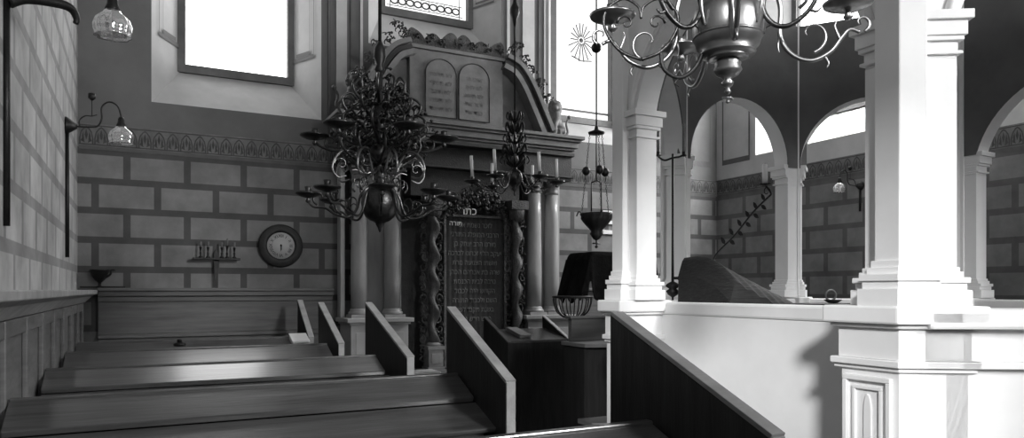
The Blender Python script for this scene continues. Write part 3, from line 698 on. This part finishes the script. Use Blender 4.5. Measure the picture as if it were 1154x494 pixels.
for dg in (-28, 205, 75):
    chand_arm(ch, c1, math.radians(dg), [(.02, .26), (.07, .26), (.10, .20), (.12, .12), (.11, .05), (.14, -.005), (.19, -.02), (.25, .02), (.28, .09), (.27, .17), (.23, .20)], [spiral(.20, .08, .055, .9, -1.2), spiral(.16, .17, .05, .9, 0), [(.14, -.005), (.12, -.015), (.115, -.035)], [(.25, .02), (.27, .01), (.285, .02)], [(.12, .10), (.105, .07), (.105, .05)]], [.011, .006], 'brass_dark', None, name='scroll_arm')
for k in range(4):     # leaf hoops around the ball
    az = math.radians(35+90*k)
    MB().tube([polar(c1, az, r, z) for r, _, z in spline([(r, 0, z) for r, z in ((.045, .10), (.09, .13), (.125, .10), (.128, .04), (.112, -.01))])], [.007, .004], 7).build('strap_leaf', 'brass', ch)
# heart shaped scroll on the left arm
hc = c1+RV*(-.285)+V(0, 0, .0)
heart = [(0, -.10), (.07, -.07), (.118, .0), (.115, .06), (.06, .10), (.01, .075), (0, .035)]
mb = MB()
for s in (-1, 1):
    mb.tube(spline([hc+RV*(s*x)+V(0, 0, z) for x, z in heart]), [.006, .004], 7)
    mb.tube([hc+RV*(s*(.05+.03*(1-.08*i)*math.cos(i*.6)))+V(0, 0, .02+.03*(1-.08*i)*math.sin(i*.6)) for i in range(12)], [.005, .002], 6)
mb.build('heart_scroll', 'brass_dark', ch)
mb = MB()
hk = [(-.16, -.075), (-.15, -.13), (-.10, -.16), (-.05, -.13), (-.02, -.07), (-.02, -.01), (-.05, .01)]
mb.tube(spline([c1+RV*(x-.06)+V(0, 0, z) for x, z in hk]), [.007, .008], 7)
for x, z in ((-.10, -.16), (-.03, -.09), (-.155, -.10)): mb.tube([c1+RV*(x-.06)+V(0, 0, z), c1+RV*(x-.075)+V(0, 0, z-.018), c1+RV*(x-.06)+V(0, 0, z-.03)], [.005, .001], 6)
mb.build('hook_scroll', 'iron', ch)
# C2: aged many-armed one over the pews
c2 = at(428, 229, 3.95)
ch = thing('aged_chandelier', 'dark tarnished tiered chandelier with smooth ball over the pews, left of the ark', 'chandelier', (c2.x, c2.y, c2.z-.2))
MB().lathe([(.003, -.165), (.008, -.155), (.012, -.14), (.022, -.125), (.024, -.115), (.034, -.108), (.055, -.10), (.08, -.08), (.098, -.045), (.105, 0), (.098, .045), (.08, .075), (.05, .095), (.03, .10), (.028, .13), (.045, .15), (.03, .18), (.02, .22), (.05, .26), (.055, .30), (.03, .34), (.02, .40), (.05, .45), (.05, .5), (.02, .56), (.016, .9)], c2, 36).build('body', 'brass_dark', ch)
MB().tube([c2+V(0, 0, .85), V(c2.x, c2.y, ZC)], .010, 8).build('hanging_rod', 'iron', ch)
MB().lathe([(.01, 0), (.03, .03), (.018, .06), (.035, .10), (.03, .15), (.012, .19)], c2+V(0, 0, .72), 16).build('rod_knop', 'iron', ch)
arm2 = [(.03, .12), (.10, .05), (.13, -.04), (.17, -.085), (.24, -.07), (.30, -.035), (.36, -.03), (.39, 0)]
for k in range(8):
    az = math.radians(12+45*k)
    chand_arm(ch, c2, az, arm2, [spiral(.20, -.02, .05, .9, -1.4), spiral(.33, .02, .04, .9, -1.3), spiral(.11, .10, .05, .8, -1)], [.008, .006], 'brass_dark', (.39, .035, .072))
for k in range(8):
    az = math.radians(30+45*k)
    chand_arm(ch, c2, az, [(.02, .2), (.08, .16), (.12, .22), (.17, .28), (.24, .25), (.27, .18), (.24, .13), (.19, .14)], [spiral(.13, .12, .06, .9, 1.0), spiral(.22, .2, .04, .9, 0)], [.008, .005], 'brass', None, 'scroll_branch')
for k in range(6):
    az = math.radians(5+60*k)
    chand_arm(ch, c2, az, [(.02, .42), (.10, .34), (.17, .30), (.25, .29), (.32, .31), (.36, .34)], [spiral(.18, .36, .055, .9, -1.4), spiral(.27, .34, .04, .9, -1.3), spiral(.10, .42, .05, .9, -1.3)], [.009, .007], 'brass_dark', (.36, .365, .085), 'upper_arm')
rnd = random.Random(11)
for t in range(4):
    mb = MB()
    for k in range(10):
        az = 2*PI*k/10+t*.35; R = (.20, .24, .20, .13)[t]; z0 = .22+t*.11
        mb.tube([polar(c2, az, r, z) for r, _, z in spline([(.02, 0, z0), (R*.5, 0, z0+.01+rnd.uniform(-.03, .03)), (R, 0, z0+.05), (R*1.15, 0, z0+.11), (R*.9, 0, z0+.15), (R*.7, 0, z0+.11), (R*.85, 0, z0+.085)])], [.010, .005], 6)
        for q in range(3):
            p = polar(c2, az+rnd.uniform(-.3, .3), R*rnd.uniform(.4, 1.15), z0+rnd.uniform(0, .15)); leafblob(mb, p, .05, 3, k*9+q+t*100)
    mb.build('leaf_whorl', 'brass_dark', ch)
# C3: smaller one with white candles in front of the ark
c3 = at(580, 200, 5.8)
ch = thing('candle_chandelier', 'smaller dark chandelier with six white candles hanging before the ark cornice', 'chandelier', (c3.x, c3.y, c3.z-.2))
MB().lathe([(.003, -.17), (.012, -.15), (.006, -.13), (.03, -.11), (.022, -.09), (.045, -.065), (.068, -.03), (.074, 0), (.068, .03), (.045, .06), (.022, .075), (.02, .13), (.04, .16), (.02, .2), (.03, .3), (.015, .34), (.012, .6)], c3, 30).build('body', 'brass_dark', ch)
MB().tube([c3+V(0, 0, .55), V(c3.x, c3.y, ZC)], .007, 8).build('hanging_rod', 'iron', ch)
MB().lathe([(.008, -.14), (.02, -.08), (.045, -.02), (.045, .02), (.02, .07), (.012, .12), (.008, .16)], at(577, 12, 5.8)-V(at(577, 12, 5.8).x-c3.x, 0, 0), 14).build('rod_knop', 'iron', ch)
names = ['right-hand outermost', 'rear right', 'rear left', 'left-hand outermost', 'front left', 'front right']
for k in range(6):
    az = math.radians(4+60*k)
    chand_arm(ch, c3, az, [(.03, .06), (.09, .02), (.13, -.07), (.20, -.12), (.28, -.11), (.35, -.07), (.385, -.05)], [spiral(.22, -.06, .045, .9, -1.4), spiral(.30, -.05, .035, .9, -1.3)], [.006, .005], 'brass_dark', (.385, -.045, .075))
    p = polar(c3, az, .385, -.045); lean = random.uniform(-.012, .012); h = .24+random.uniform(-.03, .02)
    cd = thing('candle', 'white candle on the %s arm of the small chandelier before the ark' % names[k], 'candle', p, 'white candles of the small chandelier')
    MB().tube([p+V(0, 0, .042), p+V(lean, 0, h)], .0135, 14).build('wax', 'candle', cd)
    MB().tube([p+V(lean, 0, h-.005), p+V(lean, 0, h+.012)], .0015, 6).build('wick', 'iron', cd)
for t in range(5):
    mb = MB()
    for k in range(8):
        az = 2*PI*k/8+t*.4; R = .11-.012*t
        mb.tube([polar(c3, az, r, z) for r, _, z in spline([(.015, 0, .10+t*.1), (R*.6, 0, .13+t*.1), (R, 0, .19+t*.1), (R*1.2, 0, .15+t*.1), (R, 0, .12+t*.1)])], [.015, .004], 6)
    mb.build('leaf_whorl', 'iron', ch)
# hanging eternal light
c4 = at(672, 240, 5.4)
la = thing('hanging_oil_lamp', 'dark ornate oil lamp hung on chains from a long rod beside the pale bimah column', 'lamp', (c4.x, c4.y, c4.z-.3))
t4 = .008
MB().lathe([(.003, -.30), (.008, -.27), (.004, -.25), (.03, -.235), (.055, -.19), (.045, -.165), (.075, -.13), (.11, -.09), (.135, -.05), (.13, -.03), (.145, -.01), (.12, 0), (.11, -.015), (.05, -.05), (.001, -.06)], c4, 30, lobes=10, amp=.05).build('bowl', 'iron', la)
mb = MB(); mb.tube([c4+V(-.04, 0, -.275), c4+V(.04, 0, -.275)], .007, 6); mb.ball(c4+V(0, 0, -.305), .014); mb.build('cross_finial', 'iron', la)
disc = (327-150)*t4-c4.z
MB().lathe([(.012, .06), (.02, .02), (.075, 0), (.07, -.015), (.012, -.02)][::-1], c4+V(0, 0, disc), 24).build('canopy_disc', 'iron', la)
MB().tube([c4+V(0, 0, disc), V(c4.x, c4.y, ZC)], .007, 8).build('hanging_rod', 'iron', la)
MB().ball(c4+V(0, 0, (327-55)*t4-c4.z), .046).build('rod_ball', 'iron', la)
for k, az in enumerate((PI+.15, .5, 4.9)):
    p0, p1 = polar(c4, az, .06, disc-.01), polar(c4, az, .135, -.01); N = 26
    mb = MB()
    for i in range(N):
        q = p0.lerp(p1, (i+.5)/N); d_ = (p1-p0).normalized(); s_ = (RV if i % 2 else FV)*.008
        mb.tube([q-d_*.017+s_*0, q+s_, q+d_*.017, q-s_], .003, 5, True)
    mb.build('chain', 'iron', la)
    MB().ball(p0.lerp(p1, .47), .036, sz=1.15).build('chain_ball', 'iron', la)
    MB().tube(spline([p1, p1+(p1-c4)*.2+V(0, 0, .02), p1+(p1-c4)*.35+V(0, 0, -.02)]), .007, 6).build('chain_hook', 'iron', la)
mb = MB()
for dx in (-.045, .045): mb.tube([c4+RV*dx, c4+RV*dx+V(0, 0, .27)], .006, 6)
mb.tube([c4+RV*-.045+V(0, 0, .27), c4+V(0, 0, .29), c4+RV*.045+V(0, 0, .27)], .006, 6); mb.tube([c4+V(0, 0, .28), c4+V(0, 0, disc)], .006, 6)
mb.build('inner_frame', 'iron', la)

# ------------------------------------------------------------ gas lamps on the walls
def gas_lamp(label, base, d, scale=1.0, pipe=1.0, reach=1.0):
    """base on wall, d outward unit vector"""
    b0 = V(*base); d = V(*d).normalized(); t = thing('gas_wall_lamp', label, 'wall lamp', base, 'gooseneck gas lamps'); s = scale
    MB().lathe([(.075*s, 0), (.075*s, .012*s), (.05*s, .05*s), (.02*s, .09*s)], b0, 18, d).build('wall_rosette', 'iron', t)
    p = [(.08, 0), (.16, .005), (.22, .02), (.25, .09), (.25, .19), (.30, .245), (.36, .22), (.385, .14), (.388, .10)]
    MB().tube(spline([b0+d*(a*s*reach)+V(0, 0, z*s) for a, z in p]), .0075*s, 8).build('gooseneck', 'iron', t)
    mb = MB(); mb.tube(spline([b0+d*(a*s)+V(0, 0, z*s) for a, z in ((.10*reach, .0), (.11, .06), (.15, .10), (.20, .105), (.24, .12))]), [.007*s, .004*s], 6)
    mb.tube([b0+d*.20*s+V(0, 0, .10*s), b0+d*.20*s+V(0, 0, .25*s)], .004*s, 6); mb.build('scroll', 'iron', t)
    MB().lathe([(.008*s, .24*s), (.02*s, .25*s), (.03*s, .26*s), (.03*s, .30*s), (.018*s, .305*s)], b0+d*.20*s, 10).build('valve_key', 'iron', t)
    c = b0+d*(.388*s*reach)
    MB().lathe([(.02*s, .12*s), (.028*s, .10*s), (.03*s, .07*s), (.042*s, .045*s), (.04*s, .035*s)], c, 18).build('burner', 'iron', t)
    MB().lathe([(.042*s, .035*s), (.05*s, .02*s), (.085*s, -.01*s), (.099*s, -.05*s), (.096*s, -.08*s), (.088*s, -.105*s), (.098*s, -.118*s), (.09*s, -.112*s), (.08*s, -.10*s), (.088*s, -.07*s), (.09*s, -.045*s), (.078*s, -.012*s), (.045*s, .012*s)], c, 40, lobes=8, amp=.05).build('glass_bowl', 'glass', t)
    MB().tube([b0+V(0, 0, -.05*s)+d*.015, b0+V(0, 0, -pipe)+d*.015], .014, 8).build('gas_pipe', 'iron', t)
gas_lamp('gooseneck gas lamp with glass bowl on the left wall near the frieze corner', (XL, 6.72, 1.31), (1, .05, 0), .92, 1.05, 1.1)
gas_lamp('larger looking glass-bowled gas lamp at the very top left of the left wall', (XL, 3.80, 1.38), (.41, .36, 0), .86, 1.1, 1.62)
gas_lamp('small gas lamp on the far right wall seen through the right bimah arch', (XR, 5.62, 1.22), (-1, .3, 0), .72, .3)

hkb = MB().tube(spline([(XL+.02, 3.8, 1.26), (-.45, 3.84, 1.30), (-.34, 3.95, 1.335), (-.29, 4.0, 1.335), (-.27, 4.02, 1.30), (-.275, 4.02, 1.275)]), [.03, .012], 8).build('hooked_bracket', 'iron')
tag(hkb, 'short black hooked iron bracket at the top left corner of the picture', 'bracket')
# ------------------------------------------------------------ clock
cc = at(317, 277, 7.93); ck = thing('wall_clock', 'round wall clock with broad black frame and roman numerals on the painted blocks', 'clock', (cc.x, 7.97, cc.z-.2))
def yl(p): return V(p[0], p[1], p[2])
MB().lathe([(.225, 0), (.23, .03), (.215, .055), (.18, .05), (.165, .06), (.15, .045), (.14, .03)], (cc.x, 7.995, cc.z), 48, (0, -1, 0)).build('clock_frame', 'arkdark', ck)
fc = MB().lathe([(.142, 0), (.142, .003)], (cc.x, 7.957, cc.z), 48, (0, -1, 0)).build('clock_face', 'clock_face', ck)
for k, nm in enumerate(['XII', 'I', 'II', 'III', 'IIII', 'V', 'VI', 'VII', 'VIII', 'IX', 'X', 'XI']):
    a = k*PI/6
    def pl_(x, y, z, a=a):
        y += .089; x2 = x*math.cos(a)+y*math.sin(a); y2 = -x*math.sin(a)+y*math.cos(a); return V(cc.x+x2, 7.952-z, cc.z+y2)
    text_mesh(nm, .046, 'iron', 'numeral', fc, pl_)
for a, l, w, nm in ((math.radians(174), .045, .007, 'minute_hand'), (math.radians(183), .06, .005, 'hour_hand')):
    e = V(math.sin(a), 0, math.cos(a)); p = V(-e.z, 0, e.x); o = V(cc.x, 7.949, cc.z)
    MB().prism([(-w, -.015), (w, -.015), (w*.4, l), (-w*.4, l)], o, p, e, (0, -.002, 0)).build(nm, 'iron', fc)
MB().ball((cc.x, 7.947, cc.z), .010).build('hand_hub', 'iron', fc)
# candle rack on the wall ledge
r0 = at(244, 292, 7.9); rk = thing('candle_rack', 'dark T-shaped rack carrying small candlesticks on the dado ledge left of the clock', 'candle rack', (r0.x, 7.91, .02))
zl = at(244, 292, 7.9).z; w = .225
MB().box(r0.x-w, r0.x+w, 7.86, 7.94, zl-.010, zl+.010).build('shelf', 'iron', rk, .003)
MB().prism([(-.016, .02), (.016, .02), (.022, zl+.05), (0, zl+.10), (-.022, zl+.05)], (r0.x-.0, 7.95, 0), (1, 0, 0), (0, 0, 1), (0, -.02, 0)).build('post', 'iron', rk)
for dx in (-.15, -.08, .05, .10, .17):
    cs = thing('candlestick', {-.15: 'leftmost small dark candlestick on the T-shaped wall rack', -.08: 'second small candlestick from the left on the wall rack', .05: 'thin candlestick just right of the wall rack post', .10: 'tallest small candlestick near the middle right of the wall rack', .17: 'rightmost small candlestick on the wall rack'}[dx], 'candlestick', (r0.x+dx, 7.90, zl+.01), 'small candlesticks on the wall rack')
    h = .20 if dx == .10 else .165
    MB().lathe([(.022, 0), (.022, .008), (.008, .02), (.012, .05), (.006, .06), (.013, h*.6), (.017, h*.62), (.012, h*.66)], (r0.x+dx, 7.90, zl+.010), 12).build('stem', 'iron', cs)
    MB().tube([(r0.x+dx, 7.90, zl+.01+h*.64), (r0.x+dx+.003, 7.90, zl+.01+h)], .009, 8).build('candle_stub', 'dado', cs)
# little cup sconce in the left corner
s0 = at(112, 326, 7.9); sc = thing('cup_sconce', 'small dark goblet-shaped sconce on the ledge in the left corner below the gas lamp', 'sconce', (s0.x, 7.91, .02))
MB().lathe([(.055, .0), (.05, .01), (.012, .02), (.014, .05), (.04, .075), (.065, .11), (.075, .165), (.082, .175), (.07, .17), (.05, .10), (.001, .09)], (s0.x, 7.925, .02), 18, lobes=6, amp=.06).build('cup', 'iron', sc)
MB().tube(spline([(s0.x+.05, 7.91, .12), (s0.x+.09, 7.91, .15), (s0.x+.10, 7.91, .19), (s0.x+.13, 7.91, .19)]), [.012, .008], 6).build('handle', 'iron', sc)
mb = MB(); mb.box(s0.x-.16, s0.x+.22, 7.88, 7.93, .02, .035); tag(mb.build('tray', 'iron', None, .003), 'flat dark strip tray lying on the corner ledge beside the cup sconce', 'tray')

# ------------------------------------------------------------ lectern in black cloth, basket stand, curved bench
lc_ = thing('draped_lectern', 'lectern draped in black cloth behind the iron basket, left of the bimah column', 'lectern', (4.35, 6.2, -1.5))
mb = MB(); NX, NY = 28, 22; x0, x1, y0, y1 = 3.98, 4.80, 6.05, 6.42
vs = []; prof = [(-.14, -.10), (-.10, .02), (-.04, .22), (0, .36), (.10, .385), (.55, .37), (.78, .37), (.82, .2), (.84, -.02)]
pp = spline([(a, 0, z) for a, z in prof], 5); K = len(pp)
for j in range(NY+1):
    v = j/NY
    for i, p in enumerate(pp):
        f = math.sin(v*PI*3+i*.2)*.012
        hang = 1 if p.z > .3 else 0
        z = p.z+(.0 if hang else .035*math.sin(v*14)); vs.append((3.98+p.x+f, 6.0+.42*v, z))
fs = [(j*K+i, j*K+i+1, (j+1)*K+i+1, (j+1)*K+i) for j in range(NY) for i in range(K-1)]
mb.add(vs, fs, True)
# front fall of the cloth
vf = []; R = 10
for r in range(R+1):
    for i, p in enumerate(pp):
        zb = -.06+.05*math.sin(i*.55)+(.10 if 8 < i < 15 else 0)
        vf.append((3.98+p.x, 6.0-.012*math.sin(i*.9)*r/R-.02*r/R, p.z+(min(zb, p.z)-p.z)*r/R))
mb.add(vf, [(r*K+i, (r+1)*K+i, (r+1)*K+i+1, r*K+i+1) for r in range(R) for i in range(K-1)], True)
o = mb.build('cloth_drape', 'black', lc_); sd = o.modifiers.new('thick', 'SOLIDIFY'); sd.thickness = .006
MB().box(4.0, 4.74, 6.03, 6.40, .30, .355).build('desk_top', 'wood_side', lc_)
MB().box(4.48, 4.58, 6.16, 6.26, -1.45, .30).build('post', 'wood_side', lc_, .005); MB().box(4.36, 4.72, 6.05, 6.38, -1.5, -1.45).build('foot', 'wood_side', lc_, .005)
b0 = at(645, 335, 5.87); bs = thing('iron_basket_stand', 'open iron basket on a slim pole standing beside the wooden bench, right of the stall', 'basket stand', (b0.x, b0.y, -1.5))
tb = 5.87/690
mb = MB(); mb.tube([b0+V(.185*math.cos(a), .185*math.sin(a), 0) for a in [k*PI/16 for k in range(32)]], .012, 8, True); mb.tube([b0+V(.09*math.cos(a), .09*math.sin(a), -.19) for a in [k*PI/12 for k in range(24)]], .008, 8, True)
mb.lathe([(.09, -.192), (.09, -.186)], b0, 24); mb.build('basket_rim', 'iron', bs)
for k in range(14):
    a = 2*PI*k/14; MB().tube(spline([b0+V(r*math.cos(a), r*math.sin(a), z) for r, z in ((.185, 0), (.18, -.06), (.15, -.14), (.09, -.19))], 4), .006, 6).build('basket_bar', 'iron', bs)
MB().lathe([(.16, -1.5-b0.z), (.15, -1.46-b0.z), (.03, -1.42-b0.z), (.02, -1.3-b0.z), (.02, -.5), (.035, -.47), (.035, -.38), (.02, -.35), (.03, -.27), (.018, -.25), (.03, -.2), (.06, -.19)], b0, 18).build('pole', 'iron', bs)
bn = thing('curved_bench', 'low dark wooden bench with curved tiers between the stall and the bimah pedestal', 'bench', (3.65, 5.4, -1.5))
def arcplan(x0, x1, y0, y1, bow, z0, z1, m, name, parent=bn):
    pts = [(x0+(x1-x0)*k/12, y0-bow*math.sin(PI*k/12)) for k in range(13)]+[(x1, y1), (x0, y1)]
    return MB().plan(pts, z0, z1).build(name, m, parent, .006)
arcplan(3.42, 3.88, 5.26, 5.60, .05, -1.38, -.50, 'wood_side', 'cabinet'); arcplan(3.40, 3.90, 5.22, 5.62, .06, -.50, -.465, 'dado', 'bench_top')
arcplan(3.44, 3.84, 5.50, 5.56, 0, -.465, -.26, 'wood', 'backrest'); arcplan(3.42, 3.86, 5.48, 5.58, 0, -.26, -.235, 'wood', 'top_rail')
arcplan(3.38, 3.92, 5.12, 5.64, .08, -1.5, -1.38, 'wood_side', 'base'); arcplan(3.26, 3.62, 4.90, 5.12, .08, -1.12, -1.08, 'dado', 'step_board')
arcplan(3.30, 3.58, 4.94, 5.08, .05, -1.5, -1.12, 'wood_side', 'step_box')
# small notices on the wall behind the lamp
for k, (py, h) in enumerate(((240, 5), (251, 4), (262, 5))):
    p = at(688, py, 7.97); tag(MB().box(p.x-.12, p.x+.08, 7.975, 7.995, p.z-h*.011/2, p.z+h*.011/2).build('notice_plate', 'paper', None, .003), ['top of the three small pale notice plates on the wall behind the hanging lamp', 'middle of the three small pale notice plates on the wall', 'lowest of the three small pale notice plates on the wall'][k], 'notice', 'pale notice plates')
# ------------------------------------------------------------ things inside the bimah
dk = thing('covered_reading_desk', 'reading desk inside the bimah under a dark ribbed cloth cover', 'reading desk', (4.35, 4.2, -1.05))
mb = MB(); NX, NY = 44, 20; vs = []
for j in range(NY+1):
    for i in range(NX+1):
        a, v = i/NX, j/NY
        x = 3.80+.86*a; y = 3.92+.56*v
        z = .29-.34*a**.9-.02*math.sin(a*40+v*4)*.5; z -= .10*(1-v)**3*2 - .0
        if a < .06: z -= (.06-a)*3
        vs.append((x, y, z))
nx = NX+1
mb.add(vs, [(j*nx+i, j*nx+i+1, (j+1)*nx+i+1, (j+1)*nx+i) for j in range(NY) for i in range(NX)], True)
def skirt(idx, off):
    top = [V(*vs[i]) for i in idx]; k = len(top); rows_ = []
    for r in range(7): rows_ += [V(p.x+off[0]*(.02*r/6+.012*math.sin(q*1.1)*r/6), p.y+off[1]*(.02*r/6+.012*math.sin(q*1.1)*r/6), p.z+(-.75-p.z)*r/6) for q, p in enumerate(top)]
    mb.add(rows_, [(r*k+q, (r+1)*k+q, (r+1)*k+q+1, r*k+q+1) for r in range(6) for q in range(k-1)], True)
skirt(list(range(nx)), (0, -1)); skirt([j*nx for j in range(NY+1)], (-1, 0)); skirt([j*nx+NX for j in range(NY+1)], (1, 0)); skirt([NY*nx+i for i in range(nx)], (0, 1))
mb.build('cover_cloth', 'cloth', dk)
MB().box(3.88, 4.58, 4.02, 4.42, -1.05, -.3).build('desk_body', 'wood_side', dk)
# branching leafy candle arm with one candle
cb0, cb1 = at(806, 288, 4.62), at(866, 222, 4.62); ba = thing('leafy_candle_branch', 'slanting iron branch with leaves holding a candle above the covered desk in the bimah', 'candle holder', (cb0.x, cb0.y, cb0.z-.15))
MB().tube(spline([cb0+V(-.05, 0, -.14), cb0, cb0.lerp(cb1, .35)+V(0, 0, -.01), cb0.lerp(cb1, .7)+V(0, 0, .015), cb1]), [.006, .009], 8).build('branch', 'iron', ba)
mb = MB()
for k in range(11):
    p = cb0.lerp(cb1, .18+.075*k); s = 1 if k % 2 else -1; a = (-.5 if s > 0 else 2.2)
    d_ = V(math.cos(a), 0, math.sin(a)); e = V(-d_.z, 0, d_.x)
    mb.prism([(0, 0), (.025, .018), (.05, .017), (.075, 0), (.05, -.017), (.025, -.018)], p, d_, e, (0, .004, 0))
mb.build('leaf', 'iron', ba)
mb = MB(); top = at(862, 208, 4.62)
mb.tube(spline([cb1, cb1+V(.03, 0, .03), top+V(.03, 0, -.03), top]), [.009, .007], 8)
mb.tube([top+V(.02+.05*(1-.08*i)*math.cos(i*.6), 0, -.065+.05*(1-.08*i)*math.sin(i*.6)) for i in range(11)], [.006, .003], 6)
mb.build('scroll', 'iron', ba)
MB().lathe([(.012, -.012), (.055, 0), (.056, .005), (.016, .008), (.02, .03), (.014, .03)], top, 18).build('drip_pan', 'iron', ba)
cd = thing('candle', 'thick white candle standing alone on the leafy branch inside the bimah', 'candle', top)
MB().lathe([(.024, .01), (.024, .17), (.02, .178), (.001, .178)], top, 16).build('wax', 'candle', cd)
MB().tube([top+V(0, 0, .175), top+V(0, 0, .19)], .0015, 6).build('wick', 'iron', cd)
# pole candelabrum near the left bimah column
q0 = at(758, 178, 4.66); qb = thing('pole_candelabrum', 'thin dark pole with a crossbar and two candles just right of the left bimah column', 'candelabrum', (q0.x, q0.y, -1.05))
MB().lathe([(.10, -1.05), (.09, -1.03), (.012, -1.0), (.009, -.4), (.009, -.06), (.04, -.04), (.055, -.01), (.03, .01), (.06, .03), (.05, .05), (.012, .07), (.009, .5), (.009, 1.12)], (q0.x, q0.y, 0), 14).build('pole', 'iron', qb)
MB().tube(spline([q0+RV*-.13+V(0, 0, .02), q0+RV*-.07+V(0, 0, -.02), q0, q0+RV*.06+V(0, 0, .01), q0+RV*.10+V(0, 0, .03)]), .008, 8).build('crossbar', 'iron', qb)
mb = MB()
mb.tube([q0+V(0, 0, -.99), q0+RV*.08+V(0, 0, -.99)], .012, 8); mb.ball(q0+RV*.095+V(0, 0, -.99), .022); mb.ball(q0+RV*.055+V(0, 0, -.99), .02); mb.build('clamp_knob', 'iron', qb)
for dx in (-.12, .09):
    MB().lathe([(.01, -.01), (.03, 0), (.014, .005), (.014, .03)], q0+RV*dx+V(0, 0, .02), 12).build('socket', 'iron', qb)
for dx, nm in ((-.12, 'left'), (.09, 'right')):
    p = q0+RV*dx+V(0, 0, .02); cd = MB().tube([p+V(0, 0, .03), p+V(0, 0, .26)], .012, 10).build('candle', 'dado'); tag(cd, 'dark slender candle on the %s end of the pole candelabrum crossbar' % nm, 'candle')
# thin cord hanging on the rear bimah pier
p = at(899, 205, 5.05); cr_ = thing('weighted_line', 'thin dark line with a small weight hanging along the rear bimah pier', 'cord', (p.x, p.y, p.z))
MB().tube([p, V(p.x, p.y, ZC)], .004, 6).build('cord', 'iron', cr_); MB().lathe([(.004, -.05), (.014, -.03), (.012, .0), (.004, .03)], p, 10).build('weight', 'iron', cr_)
# small ring handled glass on the parapet
rg = thing('ring_handled_dish', 'small dish with a round ring handle on the bimah ledge beside the big front column', 'dish', (5.35, 3.7, -.1))
g0 = at(936, 333, 4.3); rg.location = (g0.x, g0.y, g0.z-.05+EYE)
MB().tube([g0+RV*(.045*math.cos(a))+V(0, 0, .045*math.sin(a)) for a in [k*PI/10 for k in range(20)]], .009, 8, True).build('ring', 'arkstone', rg)
MB().lathe([(.03, -.07), (.05, -.06), (.075, -.04), (.07, -.036), (.02, -.05)], g0+RV*.02, 16).build('bowl', 'arkdark', rg)
sl_ = thing('side_table', 'low dark side table top inside the bimah behind the front column', 'table', (g0.x, g0.y, -1.05))
MB().box(g0.x-.35, g0.x+.3, g0.y-.2, g0.y+.3, g0.z-.12, g0.z-.07).build('table_top', 'wood_side', sl_)
for dx in (-.3, .22):
    for dy in (-.16, .22): MB().box(g0.x+dx, g0.x+dx+.05, g0.y+dy, g0.y+dy+.05, -1.05, g0.z-.12).build('leg', 'wood_side', sl_)
